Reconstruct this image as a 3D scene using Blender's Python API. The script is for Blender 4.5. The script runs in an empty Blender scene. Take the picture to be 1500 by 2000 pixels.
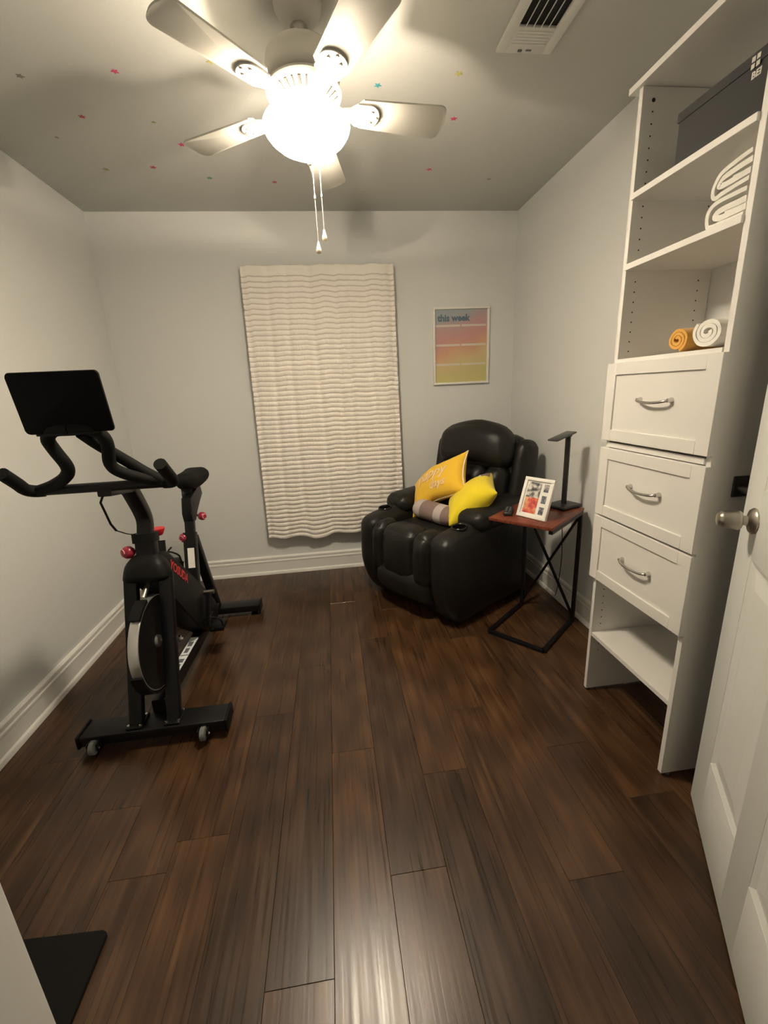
import bpy, bmesh, math, random
from mathutils import Vector, Matrix, noise
random.seed(7)
PI = math.pi
scene = bpy.context.scene
COL = scene.collection

# ------------------------------------------------------------------ camera
cam_d = bpy.data.cameras.new('camera')
cam_d.sensor_fit = 'HORIZONTAL'; cam_d.sensor_width = 36.0
cam_d.lens = 839.13 / 1500 * 36.0
cam_d.clip_start = 0.02
cam = bpy.data.objects.new('camera', cam_d); COL.objects.link(cam)
_r = Vector((0.99106458, -0.12517488, -0.04606788)); _u = Vector((0.07799922, 0.26371662, 0.96144145))
_b = -Vector((0.10819946, 0.95644383, -0.27112374))
cam.matrix_world = Matrix(((_r.x, _u.x, _b.x, 0), (_r.y, _u.y, _b.y, 0), (_r.z, _u.z, _b.z, 1.321), (0, 0, 0, 1)))
scene.camera = cam

# ------------------------------------------------------------------ world, exposure
w = bpy.data.worlds.new('world'); scene.world = w; w.use_nodes = True
w.node_tree.nodes['Background'].inputs[0].default_value = (0.9, 0.85, 0.75, 1)
w.node_tree.nodes['Background'].inputs[1].default_value = 0.03
vs = scene.view_settings
vs.view_transform = 'Standard'; vs.look = 'None'; vs.gamma = 1.0; vs.use_curve_mapping = False
vs.exposure = 2.0
LAMP_COL = (1.0, 0.855, 0.655)
BULB_W = 6.0        # watts for each of the two bulbs in the ceiling fan
BOWL_E = 58.0       # radiance of the lit frosted bowl

# room extents (metres)
XL, XR, YB, YF, H = -1.370, 1.357, 3.173, 0.25, 2.44

# ------------------------------------------------------------------ materials
def mat(name, col=(.5, .5, .5), rough=.5, metal=0., spec=.5, emit=None, es=0., bump=0., bscale=200., coat=0., sheen=0.):
    m = bpy.data.materials.new(name); m.use_nodes = True
    nt = m.node_tree; b = nt.nodes['Principled BSDF']
    b.inputs['Base Color'].default_value = (*col, 1)
    b.inputs['Roughness'].default_value = rough
    b.inputs['Metallic'].default_value = metal
    b.inputs['Specular IOR Level'].default_value = spec
    if coat: b.inputs['Coat Weight'].default_value = coat
    if sheen: b.inputs['Sheen Weight'].default_value = sheen
    if emit:
        b.inputs['Emission Color'].default_value = (*emit, 1); b.inputs['Emission Strength'].default_value = es
    if bump:
        tc = nt.nodes.new('ShaderNodeTexCoord'); n = nt.nodes.new('ShaderNodeTexNoise'); bp = nt.nodes.new('ShaderNodeBump')
        n.inputs['Scale'].default_value = bscale; n.inputs['Detail'].default_value = 4
        bp.inputs['Strength'].default_value = bump; bp.inputs['Distance'].default_value = .002
        nt.links.new(tc.outputs['Object'], n.inputs['Vector']); nt.links.new(n.outputs['Fac'], bp.inputs['Height'])
        nt.links.new(bp.outputs['Normal'], b.inputs['Normal'])
    return m
def ramp(nt, stops):
    r = nt.nodes.new('ShaderNodeValToRGB'); e = r.color_ramp.elements
    while len(e) < len(stops): e.new(.5)
    for i, (p, c) in enumerate(stops): e[i].position = p; e[i].color = (*c, 1)
    return r

M = {}
M['wall'] = mat('wall_paint', (.72, .725, .71), .75, bump=.12, bscale=160, spec=.3)
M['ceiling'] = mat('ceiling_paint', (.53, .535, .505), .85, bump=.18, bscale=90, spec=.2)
M['trim'] = mat('trim_paint', (.82, .81, .77), .38, spec=.4)
M['door'] = mat('door_paint', (.74, .75, .72), .42, spec=.4, bump=.05, bscale=60)
M['laminate'] = mat('white_laminate', (.75, .73, .69), .42, spec=.4)
M['black_metal'] = mat('black_metal', (.005, .005, .006), .36, spec=.28)
M['black_plastic'] = mat('black_plastic', (.006, .006, .006), .5, spec=.18)
M['grip'] = mat('foam_grip', (.008, .008, .0075), .75, spec=.16, bump=.2, bscale=300)
M['chrome'] = mat('chrome', (.62, .60, .57), .18, metal=1)
M['nickel'] = mat('brushed_nickel', (.42, .39, .33), .32, metal=1)
M['steel'] = mat('brushed_steel', (.62, .62, .60), .36, metal=.85)
M['rod'] = mat('closet_rod_metal', (.30, .29, .26), .3, metal=1)
M['bronze'] = mat('dark_flange', (.03, .028, .024), .5)
M['hole'] = mat('hole_shade', (.02, .018, .015), .9)  # dark tone standing in for shade inside holes and slots
M['cup_black'] = mat('cup_holder_black', (.006, .006, .006), .22, spec=.6)
M['red'] = mat('red_plastic', (.50, .012, .02), .35)
M['knob_red'] = mat('knob_red', (.30, .015, .04), .3, spec=.6)
M['knob_pink'] = mat('knob_print', (.75, .33, .38), .4)
M['sticker'] = mat('white_sticker', (.66, .70, .72), .5)
M['sticker_ink'] = mat('sticker_ink', (.10, .11, .13), .6)
M['fan_white'] = mat('fan_enamel', (.52, .50, .455), .4)
M['blade'] = mat('fan_blade_white', (.48, .465, .415), .45)
M['bowl'] = mat('frosted_glass_lit', (.9, .88, .82), .5, emit=LAMP_COL, es=BOWL_E)
def bowl_glow():
    nt = M['bowl'].node_tree; N = nt.nodes.new; L = nt.links.new; b_ = nt.nodes['Principled BSDF']
    tc = N('ShaderNodeTexCoord'); sp = N('ShaderNodeSeparateXYZ'); L(tc.outputs['Object'], sp.inputs[0])
    mr = N('ShaderNodeMapRange'); mr.inputs['From Min'].default_value = -.318; mr.inputs['From Max'].default_value = -.392
    mr.inputs['To Min'].default_value = BOWL_E * .12; mr.inputs['To Max'].default_value = BOWL_E
    L(sp.outputs[2], mr.inputs[0]); L(mr.outputs[0], b_.inputs['Emission Strength'])
bowl_glow()
M['bowl_mask'] = mat('unlit_bowl_mask', (.32, .31, .29), .6)  # non-emitting surface of the added shell inside the bowl
M['bulb'] = mat('bulb_lit', (.9, .9, .9), .5, emit=LAMP_COL, es=60)
M['grey_rubber'] = mat('grey_rubber', (.14, .15, .14), .6)
M['mat'] = mat('black_rubber', (.006, .006, .006), .9, spec=.2, bump=.3, bscale=250)
M['box'] = mat('charcoal_fabric', (.060, .060, .061), .85, spec=.2, bump=.3, bscale=500)
M['box_print'] = mat('box_print', (.62, .60, .54), .7)
M['towel_white'] = mat('white_terry', (.80, .78, .72), .95, spec=.1, bump=.6, bscale=420, sheen=.3)
M['towel_yellow'] = mat('ochre_terry', (.72, .38, .08), .95, spec=.1, bump=.6, bscale=420, sheen=.3)
M['yellow_a'] = mat('amber_yellow_cotton', (.88, .54, .045), .85, spec=.2, bump=.25, bscale=600, sheen=.2)
M['yellow_b'] = mat('lemon_yellow_cotton', (.84, .66, .03), .85, spec=.2, bump=.25, bscale=600, sheen=.2)
M['pillow_print'] = mat('pale_embroidery', (.86, .66, .42), .85)
M['piping'] = mat('cream_piping', (.85, .74, .58), .8)
M['taupe'] = mat('taupe_cotton', (.24, .17, .15), .9, spec=.2)
M['greige'] = mat('greige_cotton', (.47, .41, .39), .9, spec=.2)
M['white_cotton'] = mat('white_cotton', (.8, .77, .72), .9, spec=.2)
M['vent'] = mat('vent_enamel', (.66, .66, .62), .45)
M['duct_shade'] = mat('duct_shade', (.012, .012, .012), .9)  # dark tone standing in for the shade up the duct
M['lamp_black'] = mat('lamp_black', (.016, .015, .015), .38)
M['lamp_head'] = mat('lamp_head_grey', (.055, .055, .052), .32)
M['frame_white'] = mat('frame_white', (.84, .82, .76), .4)
M['remote'] = mat('remote_black', (.014, .014, .015), .45)
M['remote_key'] = mat('remote_key', (.10, .10, .11), .5)
M['poster_ink'] = mat('poster_ink_blue', (.13, .20, .27), .7)
M['poster_label'] = mat('poster_label', (.80, .72, .62), .7)
M['mount'] = mat('photo_mount', (.82, .80, .75), .8)
M['screen_back'] = mat('tablet_back', (.003, .003, .0035), .6, spec=.08)
M['tablet_edge'] = mat('tablet_edge', (.07, .068, .062), .35, metal=.5)

def leather():
    m = mat('black_leather', (.011, .0102, .009), .42, spec=.34)
    nt = m.node_tree; b = nt.nodes['Principled BSDF']
    tc = nt.nodes.new('ShaderNodeTexCoord'); n = nt.nodes.new('ShaderNodeTexNoise'); v = nt.nodes.new('ShaderNodeTexVoronoi')
    n.inputs['Scale'].default_value = 14; n.inputs['Detail'].default_value = 5; v.inputs['Scale'].default_value = 260
    b1 = nt.nodes.new('ShaderNodeBump'); b2 = nt.nodes.new('ShaderNodeBump')
    b1.inputs['Strength'].default_value = .35; b1.inputs['Distance'].default_value = .01
    b2.inputs['Strength'].default_value = .15; b2.inputs['Distance'].default_value = .001
    L = nt.links.new
    L(tc.outputs['Object'], n.inputs['Vector']); L(tc.outputs['Object'], v.inputs['Vector'])
    L(n.outputs['Fac'], b1.inputs['Height']); L(v.outputs['Distance'], b2.inputs['Height'])
    L(b1.outputs['Normal'], b2.inputs['Normal']); L(b2.outputs['Normal'], b.inputs['Normal'])
    return m
M['leather'] = leather()

def floor_wood():
    m = bpy.data.materials.new('dark_plank'); m.use_nodes = True
    nt = m.node_tree; b = nt.nodes['Principled BSDF']; L = nt.links.new; N = nt.nodes.new
    tc = N('ShaderNodeTexCoord'); oi = N('ShaderNodeObjectInfo')
    off = N('ShaderNodeVectorMath'); off.operation = 'SCALE'; off.inputs[0].default_value = (3.1, 17.0, 9.0); L(oi.outputs['Random'], off.inputs['Scale'])
    add = N('ShaderNodeVectorMath'); add.operation = 'ADD'; L(tc.outputs['Object'], add.inputs[0]); L(off.outputs[0], add.inputs[1])
    mp = N('ShaderNodeMapping'); mp.inputs['Scale'].default_value = (18, .42, 1); L(add.outputs[0], mp.inputs['Vector'])
    n1 = N('ShaderNodeTexNoise'); n1.inputs['Scale'].default_value = 2.2; n1.inputs['Detail'].default_value = 5; n1.inputs['Roughness'].default_value = .5; n1.inputs['Distortion'].default_value = .6
    L(mp.outputs[0], n1.inputs['Vector'])
    mp2 = N('ShaderNodeMapping'); mp2.inputs['Scale'].default_value = (60, 1.3, 1); L(add.outputs[0], mp2.inputs['Vector'])
    n2 = N('ShaderNodeTexNoise'); n2.inputs['Scale'].default_value = 2; n2.inputs['Detail'].default_value = 3; L(mp2.outputs[0], n2.inputs['Vector'])
    mp3 = N('ShaderNodeMapping'); mp3.inputs['Scale'].default_value = (11, 1.1, 1); L(add.outputs[0], mp3.inputs['Vector'])
    wv = N('ShaderNodeTexWave'); wv.wave_type = 'RINGS'; wv.inputs['Scale'].default_value = 1.1; wv.inputs['Distortion'].default_value = 7; wv.inputs['Detail'].default_value = 3; L(mp3.outputs[0], wv.inputs['Vector'])
    mx = N('ShaderNodeMix'); mx.inputs[0].default_value = .18; L(n1.outputs['Fac'], mx.inputs[2]); L(wv.outputs['Fac'], mx.inputs[3])
    r1 = ramp(nt, [(.28, (.038, .0180, .0082)), (.50, (.062, .0305, .0135)), (.74, (.108, .056, .0250))]); L(mx.outputs[0], r1.inputs[0])
    r2 = ramp(nt, [(.3, (.66, .66, .66)), (.7, (1.18, 1.16, 1.13))]); L(n2.outputs['Fac'], r2.inputs[0])
    mu = N('ShaderNodeMix'); mu.data_type = 'RGBA'; mu.blend_type = 'MULTIPLY'; mu.inputs[0].default_value = .8; L(r1.outputs[0], mu.inputs[6]); L(r2.outputs[0], mu.inputs[7])
    r3 = ramp(nt, [(0, (.70, .70, .74)), (1, (1.25, 1.18, 1.08))]); L(oi.outputs['Random'], r3.inputs[0])
    mu2 = N('ShaderNodeMix'); mu2.data_type = 'RGBA'; mu2.blend_type = 'MULTIPLY'; mu2.inputs[0].default_value = 1; L(mu.outputs[2], mu2.inputs[6]); L(r3.outputs[0], mu2.inputs[7])
    L(mu2.outputs[2], b.inputs['Base Color'])
    b.inputs['Specular IOR Level'].default_value = .5
    rr = ramp(nt, [(.25, (.24, .24, .24)), (.75, (.38, .38, .38))]); L(n2.outputs['Fac'], rr.inputs[0]); L(rr.outputs[0], b.inputs['Roughness'])
    bp = N('ShaderNodeBump'); bp.inputs['Strength'].default_value = .18; bp.inputs['Distance'].default_value = .0015; L(mx.outputs[0], bp.inputs['Height'])
    bp2 = N('ShaderNodeBump'); bp2.inputs['Strength'].default_value = .14; bp2.inputs['Distance'].default_value = .001; L(n2.outputs['Fac'], bp2.inputs['Height'])
    L(bp.outputs[0], bp2.inputs['Normal']); L(bp2.outputs[0], b.inputs['Normal'])
    return m
M['plank'] = floor_wood()
M['subfloor'] = mat('dark_joint', (.012, .007, .005), .8)

def red_wood():
    m = mat('cherry_veneer', (.2, .05, .02), .34, spec=.5); nt = m.node_tree; b = nt.nodes['Principled BSDF']; L = nt.links.new
    tc = nt.nodes.new('ShaderNodeTexCoord'); mp = nt.nodes.new('ShaderNodeMapping'); mp.inputs['Scale'].default_value = (3, 26, 3)
    n = nt.nodes.new('ShaderNodeTexNoise'); n.inputs['Scale'].default_value = 3; n.inputs['Detail'].default_value = 6
    L(tc.outputs['Object'], mp.inputs[0]); L(mp.outputs[0], n.inputs['Vector'])
    r = ramp(nt, [(.3, (.10, .020, .010)), (.7, (.235, .055, .025))]); L(n.outputs['Fac'], r.inputs[0]); L(r.outputs[0], b.inputs['Base Color'])
    return m
M['cherry'] = red_wood()

def curtain_mat():
    m = mat('ruffled_cotton', (.8, .75, .68), .9, spec=.1, sheen=.2); nt = m.node_tree; b = nt.nodes['Principled BSDF']; L = nt.links.new; N = nt.nodes.new
    uv = N('ShaderNodeUVMap'); uv.uv_map = 'UVMap'
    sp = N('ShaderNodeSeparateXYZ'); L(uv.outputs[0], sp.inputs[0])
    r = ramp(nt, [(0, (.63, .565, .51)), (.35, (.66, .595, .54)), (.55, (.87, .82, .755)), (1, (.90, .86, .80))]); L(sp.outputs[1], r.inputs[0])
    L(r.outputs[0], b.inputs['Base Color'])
    tc = N('ShaderNodeTexCoord'); n = N('ShaderNodeTexNoise'); n.inputs['Scale'].default_value = 230; bp = N('ShaderNodeBump'); bp.inputs['Strength'].default_value = .6; bp.inputs['Distance'].default_value = .003
    L(tc.outputs['Object'], n.inputs['Vector']); L(n.outputs['Fac'], bp.inputs['Height']); L(bp.outputs[0], b.inputs['Normal'])
    return m
M['curtain'] = curtain_mat()

def poster_mat():
    m = mat('rainbow_print', (.8, .8, .8), .6, spec=.3); nt = m.node_tree; b = nt.nodes['Principled BSDF']; L = nt.links.new; N = nt.nodes.new
    uv = N('ShaderNodeUVMap'); uv.uv_map = 'UVMap'; sp = N('ShaderNodeSeparateXYZ'); L(uv.outputs[0], sp.inputs[0])
    n = N('ShaderNodeTexNoise'); n.inputs['Scale'].default_value = 3; n.inputs['Detail'].default_value = 1; L(uv.outputs[0], n.inputs['Vector'])
    a = N('ShaderNodeMath'); a.operation = 'MULTIPLY_ADD'; a.inputs[1].default_value = -.22; L(sp.outputs[0], a.inputs[0]); L(sp.outputs[1], a.inputs[2])
    a2 = N('ShaderNodeMath'); a2.operation = 'MULTIPLY_ADD'; a2.inputs[1].default_value = .25; L(n.outputs['Fac'], a2.inputs[0]); L(a.outputs[0], a2.inputs[2])
    r = ramp(nt, [(.10, (.68, .62, .26)), (.32, (.76, .60, .32)), (.48, (.76, .44, .28)), (.64, (.70, .37, .34)), (.82, (.62, .42, .42)), (.97, (.45, .50, .52))])
    L(a2.outputs[0], r.inputs[0]); L(r.outputs[0], b.inputs['Base Color'])
    return m
M['poster'] = poster_mat()
def pane_mat():
    m = bpy.data.materials.new('clear_glazing'); m.use_nodes = True; nt = m.node_tree; nt.nodes.clear(); N = nt.nodes.new; L = nt.links.new
    o = N('ShaderNodeOutputMaterial'); mx = N('ShaderNodeMixShader'); t = N('ShaderNodeBsdfTransparent'); g = N('ShaderNodeBsdfGlossy'); g.inputs['Roughness'].default_value = .08
    f = N('ShaderNodeFresnel'); f.inputs['IOR'].default_value = 1.4
    L(f.outputs[0], mx.inputs[0]); L(t.outputs[0], mx.inputs[1]); L(g.outputs[0], mx.inputs[2]); L(mx.outputs[0], o.inputs[0]); return m
M['pane'] = pane_mat()
def photo_mat(name, cols, sc, seed):
    m = mat(name, (.5, .5, .5), .5); nt = m.node_tree; b = nt.nodes['Principled BSDF']; L = nt.links.new; N = nt.nodes.new
    tc = N('ShaderNodeTexCoord'); mp = N('ShaderNodeMapping'); mp.inputs['Location'].default_value = (seed, seed * 2, 0); n = N('ShaderNodeTexNoise'); n.inputs['Scale'].default_value = sc; n.inputs['Detail'].default_value = 2
    L(tc.outputs['Object'], mp.inputs[0]); L(mp.outputs[0], n.inputs['Vector'])
    k = len(cols); r = ramp(nt, [(.30 + .40 * i / (k - 1), c) for i, c in enumerate(cols)]); L(n.outputs['Fac'], r.inputs[0]); L(r.outputs[0], b.inputs['Base Color']); return m
M['photo_a'] = photo_mat('photo_print_grey', [(.03, .03, .03), (.12, .12, .12), (.6, .57, .52), (.75, .7, .62)], 40, 3)
M['photo_b'] = photo_mat('photo_print_red', [(.10, .07, .06), (.65, .07, .07), (.70, .22, .12), (.75, .5, .3)], 30, 8)
M['photo_c'] = photo_mat('photo_print_dark', [(.05, .05, .06), (.15, .17, .2), (.5, .45, .4)], 60, 5)
for k, c in {'star_pink': (.62, .06, .17), 'star_red': (.50, .06, .07), 'star_olive': (.30, .29, .12), 'star_yellow': (.50, .46, .16), 'star_teal': (.06, .36, .40), 'star_green': (.07, .26, .14), 'star_grey': (.22, .21, .16)}.items():
    M[k] = mat(k, c, .5)

# ------------------------------------------------------------------ geometry helpers
WM = {}                                     # world matrix of every root
def BM(): return bmesh.new()
def finish(name, bm, m, parent=None, world=True, smooth=40, kind=None):
    """bm -> one mesh object; world coordinates unless world=False (then local to parent)"""
    if parent is not None and world: bm.transform(WM[parent].inverted())
    bmesh.ops.recalc_face_normals(bm, faces=bm.faces[:])
    me = bpy.data.meshes.new(name); bm.to_mesh(me); bm.free()
    if smooth is not None:
        for p in me.polygons: p.use_smooth = True
        try: me.set_sharp_from_angle(angle=math.radians(smooth))
        except Exception: pass
    o = bpy.data.objects.new(name, me); COL.objects.link(o)
    me.materials.append(M[m] if isinstance(m, str) else m)
    if parent is not None:
        o.parent = parent; WM[o] = WM[parent]
    else: WM[o] = Matrix.Identity(4)
    if kind: o['kind'] = kind
    return o
def thing(name, label, cat, loc=(0, 0, 0), rotz=0., group=None, rot=None, kind=None):
    o = bpy.data.objects.new(name, None); COL.objects.link(o)
    o.empty_display_size = .05
    R = rot if rot is not None else Matrix.Rotation(rotz, 4, 'Z')
    m = Matrix.Translation(loc) @ R; o.matrix_world = m; WM[o] = m
    if label: o['label'] = label
    if cat: o['category'] = cat
    if group: o['group'] = group
    if kind: o['kind'] = kind
    return o
def tag(o, label, cat, group=None):
    o['label'] = label; o['category'] = cat
    if group: o['group'] = group
    return o
def box(bm, c, s, bev=0., seg=2, R=None):
    """axis box centre c, size s, optional bevel and 3x3/4x4 rotation"""
    g = bmesh.ops.create_cube(bm, size=1.0); vs_ = g['verts']
    for v in vs_: v.co = Vector((v.co.x * s[0], v.co.y * s[1], v.co.z * s[2]))
    if bev:
        ed = list({e for v in vs_ for e in v.link_edges})
        r = bmesh.ops.bevel(bm, geom=ed, offset=bev, segments=seg, affect='EDGES', profile=.5)
        vs_ = list({v for f in r['faces'] for v in f.verts} | {v for v in vs_ if v.is_valid})
        done = set(vs_); 
        for v in list(vs_):
            for e in v.link_edges:
                for q in e.verts: done.add(q)
        vs_ = list(done)
    T = Matrix.Translation(c) @ (R.to_4x4() if R is not None else Matrix.Identity(4))
    for v in vs_: v.co = T @ v.co
    return vs_
def bx(bm, x0, x1, y0, y1, z0, z1, bev=0., seg=2):
    return box(bm, ((x0 + x1) / 2, (y0 + y1) / 2, (z0 + z1) / 2), (x1 - x0, y1 - y0, z1 - z0), bev, seg)
def sbox(bm, c, s, r=.05, bulge=(0, 0, 0), n=10, R=None, f=None, nz=0., ns=9., seed=0.):
    """soft rounded box (cushion): rounded by r, faces bulged, f deforms the local point"""
    b = bmesh.new(); bmesh.ops.create_cube(b, size=1.0)
    bmesh.ops.subdivide_edges(b, edges=b.edges[:], cuts=n, use_grid_fill=True)
    S = Vector(s); inner = Vector((max(S.x / 2 - r, 1e-4), max(S.y / 2 - r, 1e-4), max(S.z / 2 - r, 1e-4)))
    T = Matrix.Translation(c) @ (R.to_4x4() if R is not None else Matrix.Identity(4))
    for v in b.verts:
        p = Vector([.5 * math.sin(PI * max(-.5, min(.5, a))) for a in v.co])
        q = Vector((p.x * S.x, p.y * S.y, p.z * S.z))
        k = Vector([max(-inner[i], min(inner[i], q[i])) for i in range(3)]); d = q - k
        rad = [min(r, S[i] / 2) for i in range(3)]
        L_ = math.sqrt(sum((d[i] / rad[i]) ** 2 for i in range(3)))
        q2 = k + (d / L_ if L_ > 1e-6 else d)
        u = p * 2
        e = [(1 - min(1, abs(a)) ** 2) for a in u]
        q2.x += bulge[0] * u.x * e[1] * e[2]; q2.y += bulge[1] * u.y * e[0] * e[2]; q2.z += bulge[2] * u.z * e[0] * e[1]
        if f: q2 = Vector(f(q2.x, q2.y, q2.z, u))
        if nz:
            nn = noise.noise_vector(q2 * ns + Vector((seed, seed * 1.7, 0))); q2 += nn * nz
        v.co = T @ q2
    me = bpy.data.meshes.new('tmp'); b.to_mesh(me); b.free(); bm.from_mesh(me); bpy.data.meshes.remove(me)
def spline(pts, n=6):
    P = [Vector(p) for p in pts]; out = []
    for i in range(len(P) - 1):
        a = P[i - 1] if i else P[0] * 2 - P[1]; b = P[i]; c = P[i + 1]; d = P[i + 2] if i + 2 < len(P) else P[-1] * 2 - P[-2]
        for k in range(n):
            t = k / n
            out.append(.5 * ((2 * b) + (c - a) * t + (2 * a - 5 * b + 4 * c - d) * t * t + (3 * b - a - 3 * c + d) * t ** 3))
    out.append(P[-1]); return out
def tube(bm, pts, r, seg=10, n=0, sec=None, up=(0, 0, 1), cap=True, closed=False):
    """sweep a round (r may be a list) or custom section (list of (a,b)) along pts"""
    P = spline(pts, n) if n else [Vector(p) for p in pts]
    m = len(P); rings = []; prev = None
    for i, p in enumerate(P):
        if closed: t = P[(i + 1) % m] - P[i - 1]
        else: t = P[min(i + 1, m - 1)] - P[max(i - 1, 0)]
        t.normalize()
        if prev is None:
            a = Vector(up).cross(t)
            if a.length < 1e-3: a = Vector((1, 0, 0)).cross(t)
            if a.length < 1e-3: a = Vector((0, 1, 0)).cross(t)
        else: a = prev - t * prev.dot(t)
        a.normalize(); prev = a; b = t.cross(a)
        rr = r[min(i * len(r) // m, len(r) - 1)] if isinstance(r, (list, tuple)) else r
        if sec: ring = [bm.verts.new(p + a * x + b * y) for x, y in sec]
        else: ring = [bm.verts.new(p + (a * math.cos(2 * PI * k / seg) + b * math.sin(2 * PI * k / seg)) * rr) for k in range(seg)]
        rings.append(ring)
    k = len(rings[0])
    for i in range(m if closed else m - 1):
        A, B = rings[i], rings[(i + 1) % m]
        for j in range(k): bm.faces.new((A[j], A[(j + 1) % k], B[(j + 1) % k], B[j]))
    if cap and not closed:
        bm.faces.new(rings[0][::-1]); bm.faces.new(rings[-1])
def rsec(w_, h_, c=.25):
    """rounded rectangular tube section"""
    a, b = w_ / 2, h_ / 2; k = min(a, b) * c; out = []
    for sx, sy, a0 in ((1, 1, 0), (-1, 1, 90), (-1, -1, 180), (1, -1, 270)):
        for d in (0, 45, 90):
            t = math.radians(a0 + d); out.append((sx * (a - k) + k * math.cos(t), sy * (b - k) + k * math.sin(t)))
    return out
def lathe(bm, prof, M4=None, seg=32, a0=0., a1=2 * PI):
    full = abs(a1 - a0 - 2 * PI) < 1e-6; ns_ = seg if full else seg + 1
    rings = []
    for r, z in prof:
        if r < 1e-5: v = bm.verts.new((0, 0, z)); rings.append([v] * ns_)
        else: rings.append([bm.verts.new((r * math.cos(a0 + (a1 - a0) * i / seg), r * math.sin(a0 + (a1 - a0) * i / seg), z)) for i in range(ns_)])
    for A, B in zip(rings, rings[1:]):
        for i in range(seg):
            j = (i + 1) % ns_
            f = [A[i], A[j], B[j], B[i]]; g = []
            for v in f:
                if v not in g: g.append(v)
            if len(g) > 2: bm.faces.new(g)
    if M4 is not None:
        done = set()
        for R in rings:
            for v in R:
                if v not in done: v.co = M4 @ v.co; done.add(v)
def prism(bm, poly, x0, x1, axis='X', bev=0.):
    """extrude a closed polygon: axis X -> (y,z) poly, Y -> (x,z), Z -> (x,y)"""
    def P(a, b, t): return {'X': (t, a, b), 'Y': (a, t, b), 'Z': (a, b, t)}[axis]
    A = [bm.verts.new(P(a, b, x0)) for a, b in poly]; B = [bm.verts.new(P(a, b, x1)) for a, b in poly]; n = len(poly)
    fs = [bm.faces.new(A[::-1]), bm.faces.new(B)]
    for i in range(n): bm.faces.new((A[i], A[(i + 1) % n], B[(i + 1) % n], B[i]))
    if bev:
        ed = list(set(fs[0].edges) | set(fs[1].edges)); bmesh.ops.bevel(bm, geom=ed, offset=bev, segments=2, affect='EDGES', profile=.5)
    return fs
def frame_z(d, up=(0, 0, 1)):
    """4x4 rotation taking +z to direction d"""
    return Vector(d).normalized().to_track_quat('Z', 'Y').to_matrix().to_4x4()
def text_mesh(body, size, extrude=.0006, offset=0., shear=0.):
    c = bpy.data.curves.new('text', 'FONT'); c.body = body; c.size = size; c.extrude = extrude; c.offset = offset; c.shear = shear
    c.align_x = 'CENTER'; c.align_y = 'CENTER'; c.resolution_u = 3
    o = bpy.data.objects.new('text', c); COL.objects.link(o)
    dg = bpy.context.evaluated_depsgraph_get(); me = bpy.data.meshes.new_from_object(o.evaluated_get(dg))
    bpy.data.objects.remove(o); bpy.data.curves.remove(c)
    b = bmesh.new(); b.from_mesh(me); bpy.data.meshes.remove(me); return b
def struct(o): o['kind'] = 'structure'; return o

# ================================================================== the room
bm = BM(); bx(bm, XL - .12, XR + .12, -.9, YB + .12, -.08, -.008)
floor = struct(finish('floor', bm, 'subfloor'))
PW = .1613; plank_cache = {}
def plank_mesh(wd, ln):
    key = (round(wd, 3), round(ln, 3))
    if key not in plank_cache:
        b = BM(); box(b, (0, 0, -.004), (wd - .0006, ln - .0006, .008), .0008, 1)
        bmesh.ops.recalc_face_normals(b, faces=b.faces[:])
        me = bpy.data.meshes.new('plank'); b.to_mesh(me); b.free(); me.materials.append(M['plank']); plank_cache[key] = me
    return plank_cache[key]
x = .070 - PW * 9; row = 0
while x < XR:
    x0, x1 = max(x, XL), min(x + PW, XR)
    if x1 - x0 > .01:
        y = -.9 + (-.45, -.05, -.85, -.3, -.65)[row % 5] + (.0 if row % 2 else .11)
        while y < YB:
            y0, y1 = max(y, -.9), min(y + 1.22, YB)
            if y1 - y0 > .02:
                o = bpy.data.objects.new('plank', plank_mesh(x1 - x0, y1 - y0)); COL.objects.link(o)
                o.location = ((x0 + x1) / 2, (y0 + y1) / 2, 0); o.parent = floor
            y += 1.22
    x += PW; row += 1

def slab(name, x0, x1, y0, y1, z0, z1, m='wall'):
    b = BM(); bx(b, x0, x1, y0, y1, z0, z1); return struct(finish(name, b, m, smooth=None))
slab('wall_left', XL - .1, XL, YF - .12, YB + .1, 0, H)
slab('wall_right', XR, XR + .1, YF - .12, YB + .1, 0, H)
slab('wall_back', XL, XR, YB, YB + .1, 0, H)
slab('ceiling', XL - .1, XR + .1, YF - .12, YB + .1, H, H + .1, 'ceiling')
DX0, DX1, DZ = -.262, .60, 2.05           # doorway the camera looks through
b = BM(); bx(b, XL, DX0 - .02, YF - .12, YF, 0, H); bx(b, DX1 + .02, XR, YF - .12, YF, 0, H); bx(b, DX0 - .02, DX1 + .02, YF - .12, YF, DZ + .02, H)
struct(finish('wall_front', b, 'wall', smooth=None))
b = BM()                                  # door lining and casing round the doorway
bx(b, DX0 - .02, DX0, YF - .125, YF + .012, 0, DZ, .002); bx(b, DX1, DX1 + .02, YF - .125, YF + .012, 0, DZ, .002); bx(b, DX0 - .02, DX1 + .02, YF - .125, YF + .012, DZ, DZ + .02, .002)
bx(b, DX0, DX0 + .008, YF - .115, YF - .055, 0, DZ, .002)
bx(b, DX0 - .085, DX0 - .006, YF, YF + .016, 0, DZ + .07, .004); bx(b, DX1 + .006, DX1 + .085, YF, YF + .016, 0, DZ + .07, .004); bx(b, DX0 - .085, DX1 + .085, YF, YF + .016, DZ + .006, DZ + .085, .004)
struct(finish('trim_1', b, 'trim'))

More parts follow.
